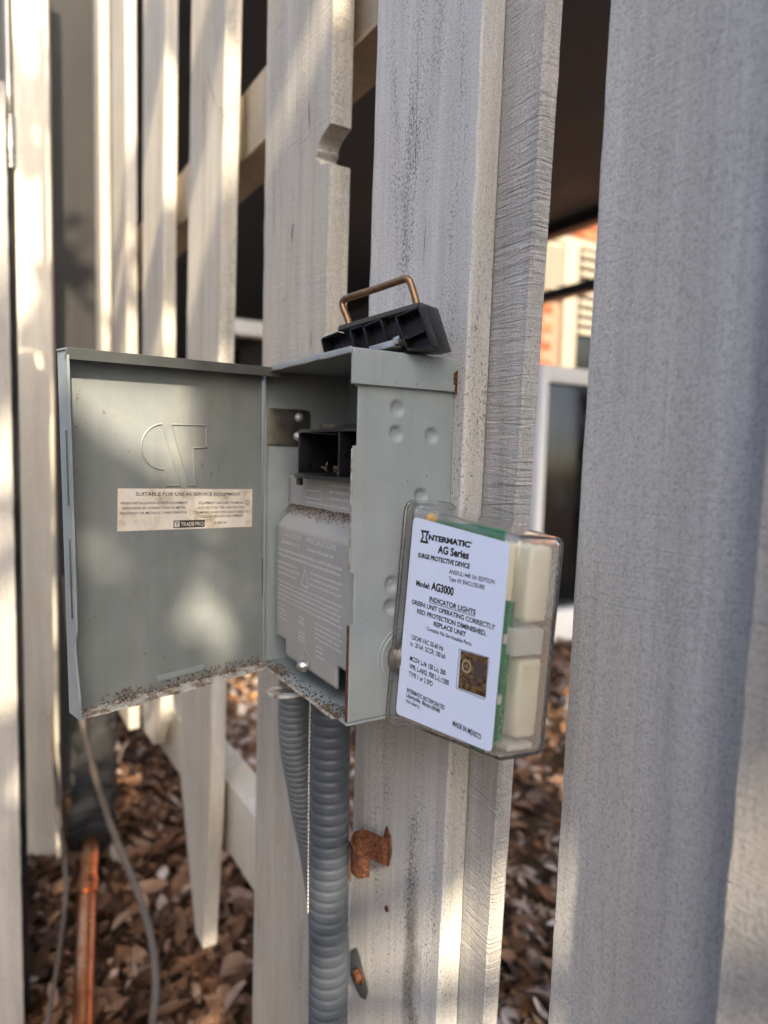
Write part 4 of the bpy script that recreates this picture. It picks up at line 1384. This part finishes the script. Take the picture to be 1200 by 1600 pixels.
# ------------------------------------------------------------------ conduits below the box
def conduit(name, path, r, pitch, mat, label, depth=.07):
    P = smooth_path(path, 60)
    L = [0]
    for a, b in zip(P, P[1:]): L.append(L[-1] + (b - a).length)
    out, rads = [], []
    s = 0.0
    step = pitch / 8
    i = 0
    while s < L[-1]:
        while L[i + 1] < s: i += 1
        t = (s - L[i]) / max(1e-9, L[i + 1] - L[i])
        out.append(P[i].lerp(P[i + 1], t))
        ph = (s / pitch) % 1
        rads.append(r * (1 - depth * (.5 + .5 * math.cos(2 * math.pi * ph)) ** 4))
        s += step
    bm = bmesh.new()
    tube_bm(bm, out, rads, 28)
    o = empty(name, tuple(P[-1]))
    tag(o, label, 'conduit')
    q = from_bm('corrugated_tube', bm, mat, o, True, 80)
    q.matrix_parent_inverse = Matrix.Translation(-Vector(o.location))
    return o, out
c1, pa = conduit('flexible_conduit', [(-.0795, -.034, -.0022), (-.0795, -.034, -.06), (-.0775, -.034, -.15), (-.0745, -.034, -.25), (-.0735, -.034, -.40), (-.0735, -.030, -.60)], .0135, .0075, 'conduit', 'thick blue grey corrugated conduit leaving the bottom of the box', .06)
bm = bmesh.new()
bm = bmesh.new()
cdir = Vector((-.20, -.98, 0)).normalized()
pz = [p for p in pa if p.z > -.165]
acc = 0.0
for a, b in zip(pz, pz[1:]):
    acc += (b - a).length
    if acc < .0026: continue
    acc = 0.0
    c_ = b + cdir * .0144
    vs = [bm.verts.new(c_ + .0008 * Vector(q)) for q in ((1, 0, 0), (0, 1, 0), (-1, 0, 0), (0, -1, 0), (0, 0, 1.25), (0, 0, -1.25))]
    for f in ((0, 1, 4), (1, 2, 4), (2, 3, 4), (3, 0, 4), (1, 0, 5), (2, 1, 5), (3, 2, 5), (0, 3, 5)):
        bm.faces.new([vs[i_] for i_ in f])
tube_bm(bm, [p + cdir * .0144 for p in pz], .0003, 5)
o = from_bm('bead_chain', bm, 'foil', None, True)
tag(o, 'thin pale bead chain hanging from the box between the two conduits', 'chain')
c2, pa2 = conduit('flexible_conduit', [(-.1085, -.0475, -.0022), (-.112, -.046, -.05), (-.119, -.035, -.10), (-.128, -.019, -.165), (-.133, -.010, -.22), (-.134, -.008, -.34), (-.134, -.008, -.60)], .0112, .0046, 'conduit_light', 'pale grey finely ribbed conduit slanting behind the thicker one', .06)

# ------------------------------------------------------------------ rusty clamp and strap screwed to the board
cl = empty('rusty_clamp', (-.05, -.001, -.12))
tag(cl, 'rusty curled metal pipe clamp sticking out of the board', 'clamp')
CI = Matrix.Translation(-Vector(cl.location))
def strip_bm(path, z0, z1, th, skew=0.0):
    P = smooth_path([(x, y, 0) for x, y in path], 7)
    bm = bmesh.new()
    rings = []
    for i, p in enumerate(P):
        T = (P[min(i + 1, len(P) - 1)] - P[max(i - 1, 0)]).normalized()
        N = Vector((-T.y, T.x, 0))
        f = i / (len(P) - 1)
        dz = skew * f + .0006 * noise.noise(Vector((f * 9, 1, 1)))
        e = 1 - .35 * max(0, (f - .85) / .15)
        zc = (z0 + z1) / 2
        rings.append([bm.verts.new(p + N * s * th / 2 + Vector((0, 0, zc + (zz - zc) * e + dz))) for s, zz in ((-1, z0), (1, z0), (1, z1), (-1, z1))])
    for a, b in zip(rings, rings[1:]):
        for k in range(4): bm.faces.new((a[k], a[(k + 1) % 4], b[(k + 1) % 4], b[k]))
    bm.faces.new(rings[0][::-1]); bm.faces.new(rings[-1])
    return bm
o = from_bm('band', strip_bm([(-.0550, -.0012), (-.0575, -.0040), (-.0650, -.0060), (-.0725, -.0100), (-.0740, -.0165), (-.0680, -.0222), (-.0605, -.0250), (-.0535, -.0232), (-.0490, -.0190)], -.1300, -.1110, .0011, -.003), 'rust', None, True, 50)
o.parent = cl; o.matrix_parent_inverse = CI
o = prism('ear', [(-.0600, -.1310), (-.0540, -.1305), (-.0515, -.120), (-.0530, -.109), (-.0580, -.1045), (-.0605, -.111)], .0012, 'rust', None, frame((0, -.0006, 0), (1, 0, 0), (0, 0, 1), (0, -1, 0)), .0003)
o.parent = cl; o.matrix_parent_inverse = CI
st_ = empty('conduit_strap', (-.086, -.001, -.23))
tag(st_, 'dark metal strap end with a rusty hex screw low on the board', 'strap')
TI = Matrix.Translation(-Vector(st_.location))
o = prism('plate', [(-.103, -.224), (-.095, -.216), (-.087, -.220), (-.079, -.231), (-.077, -.238), (-.080, -.246), (-.087, -.249), (-.103, -.243)], .0011, 'strap', None, frame((0, -.0006, 0), (1, 0, 0), (0, 0, 1), (0, -1, 0)), .0003)
o.parent = st_; o.matrix_parent_inverse = TI
o = lathe('screw', [(0, .0052), (.0035, .0050), (.0042, .0040), (.0044, .0012), (.0060, .0010), (.0062, 0)], 'rust', None, frame((-.088, -.0016, -.233), (1, 0, 0), (0, 0, 1), (0, -1, 0)), 6, 20)
o.parent = st_; o.matrix_parent_inverse = TI
o = lathe('nail', [(0, .0014), (.0018, .0011), (.0022, 0)], 'rust', None, frame((-.0555, -.0004, -.162), (1, 0, 0), (0, 0, 1), (0, -1, 0)), 10)
tag(o, 'small rusty nail head in the board under the curled clamp', 'nail')

# ------------------------------------------------------------------ unseen tree added, leaf clumps placed to shade the near end of the fence
tree = empty('added_shade_tree', (4.6, -2.6, GZ))
tag(tree, 'unseen leafy green tree added to shade the near end of the fence', 'tree')
RI = Matrix.Translation(-Vector(tree.location))
Uax = Vector((-math.sin(SUN_AZ), math.cos(SUN_AZ), 0))
Vax = S.cross(Uax).normalized()
if Vax.z < 0: Vax = -Vax
def sp(u, v, t): return Uax * u + Vax * v + S * t
tr = [(4.6, -2.6, GZ - .2), (4.55, -2.5, .6), (4.45, -2.35, 1.8), (4.3, -2.1, 2.9), (4.25, -1.9, 4.2)]
o = tube('trunk', smooth_path(tr, 6), [.20 - .14 * i / 24 for i in range(25)], 'bark', tree, 14); o.matrix_parent_inverse = RI
rl = random.Random(21)
clumps = [(.32, .06, 4.2, .28, 330), (.02, .13, 4.3, .15, 330), (.05, .08, 4.1, .15, 380), (.10, .26, 4.0, .14, 160), (.05, -.36, 4.2, .17, 230), (.04, .33, 4.3, .15, 330), (.40, .30, 4.3, .24, 200), (.55, -.15, 4.4, .34, 260), (.20, .30, 4.2, .18, 130),
          (.22, -.42, 4.2, .16, 70), (-.30, .02, 4.5, .20, 110), (-.75, -.30, 4.6, .40, 220), (.9, .2, 4.8, .4, 240), (.6, -.7, 4.5, .4, 200), (-.3, -.75, 4.4, .36, 150), (1.3, -.3, 5.0, .5, 260), (-.20, .62, 4.5, .07, 14), (-.26, .86, 4.6, .09, 20), (-.12, .74, 4.6, .06, 12), (-.33, 1.12, 4.6, .10, 24), (-.15, 1.0, 4.6, .07, 14), (-.08, .52, 4.5, .06, 16), (.35, .95, 4.8, .17, 45), (.02, .86, 4.7, .10, 22), (-.05, 1.05, 4.7, .12, 26), (-.18, -.02, 4.4, .12, 50)]
V, Fc, tn = [], [], []
sh_ = [leaf_shape(rl.uniform(.07, .11), rl.uniform(.04, .062), rl.uniform(-.5, .6), rl.uniform(-.05, .25), rl.uniform(-.6, .6), 3) for _ in range(8)]
from mathutils import Euler
bm = bmesh.new()
root = Vector((4.3, -2.1, 2.9))
for (u, v, t, r, n) in clumps:
    c = sp(u, v, t * .52)
    for k in range(int(n * 1.5)):
        d = Vector((rl.gauss(0, 1), rl.gauss(0, 1), rl.gauss(0, 1)))
        d = d.normalized() * r * rl.random() ** .4
        add_leaf(V, Fc, tn, rl.choice(sh_), Matrix.Translation(c + d) @ Euler((rl.uniform(-1, 1), rl.uniform(-1, 1), rl.uniform(0, 6.28))).to_matrix().to_4x4(), rl.random())
    mid = (root + c) / 2 + Vector((rl.uniform(-.2, .2), rl.uniform(-.2, .2), rl.uniform(.0, .3)))
    tube_bm(bm, smooth_path([root, mid, c], 5), [.035 - .028 * i / 10 for i in range(11)], 7)
o = from_bm('limbs', bm, 'bark', tree, True); o.matrix_parent_inverse = RI
o = link('crown', leaves_mesh('crown', V, Fc, tn), 'green', tree); o.matrix_parent_inverse = RI
tag(o, kind='stuff')

# ------------------------------------------------------------------ unseen hedge added behind the camera to cut sky light
hedge = empty('added_hedge', (3.0, 0, GZ))
tag(hedge, 'unseen evergreen hedge added behind the camera to cut sky light', 'hedge')
GI = Matrix.Translation(-Vector(hedge.location))
V, Fc, tn = [], [], []
for k in range(5200):
    x, y, z = rl.uniform(2.5, 3.3), rl.uniform(-1.7, 2.2), GZ + 1.75 * rl.random() ** .9
    if rl.random() < .6: x = 2.5 + .12 * rl.random() + .1 * noise.noise(Vector((y * 2, z * 2, 0)))
    add_leaf(V, Fc, tn, rl.choice(sh_), Matrix.Translation((x, y, z)) @ Euler((rl.uniform(-1.5, 1.5), rl.uniform(-1.5, 1.5), rl.uniform(0, 6.28))).to_matrix().to_4x4(), rl.random())
o = link('foliage', leaves_mesh('foliage', V, Fc, tn), 'green', hedge); o.matrix_parent_inverse = GI
tag(o, kind='stuff')
bm = bmesh.new()
for k in range(9):
    y = -1.6 + .45 * k
    tube_bm(bm, smooth_path([(2.9, y, GZ - .05), (2.88, y + .05, GZ + .6), (2.92, y - .05, GZ + 1.4)], 4), [.03, .028, .026, .024, .022, .02, .018, .014, .01], 7)
o = from_bm('stems', bm, 'bark', hedge, True); o.matrix_parent_inverse = GI
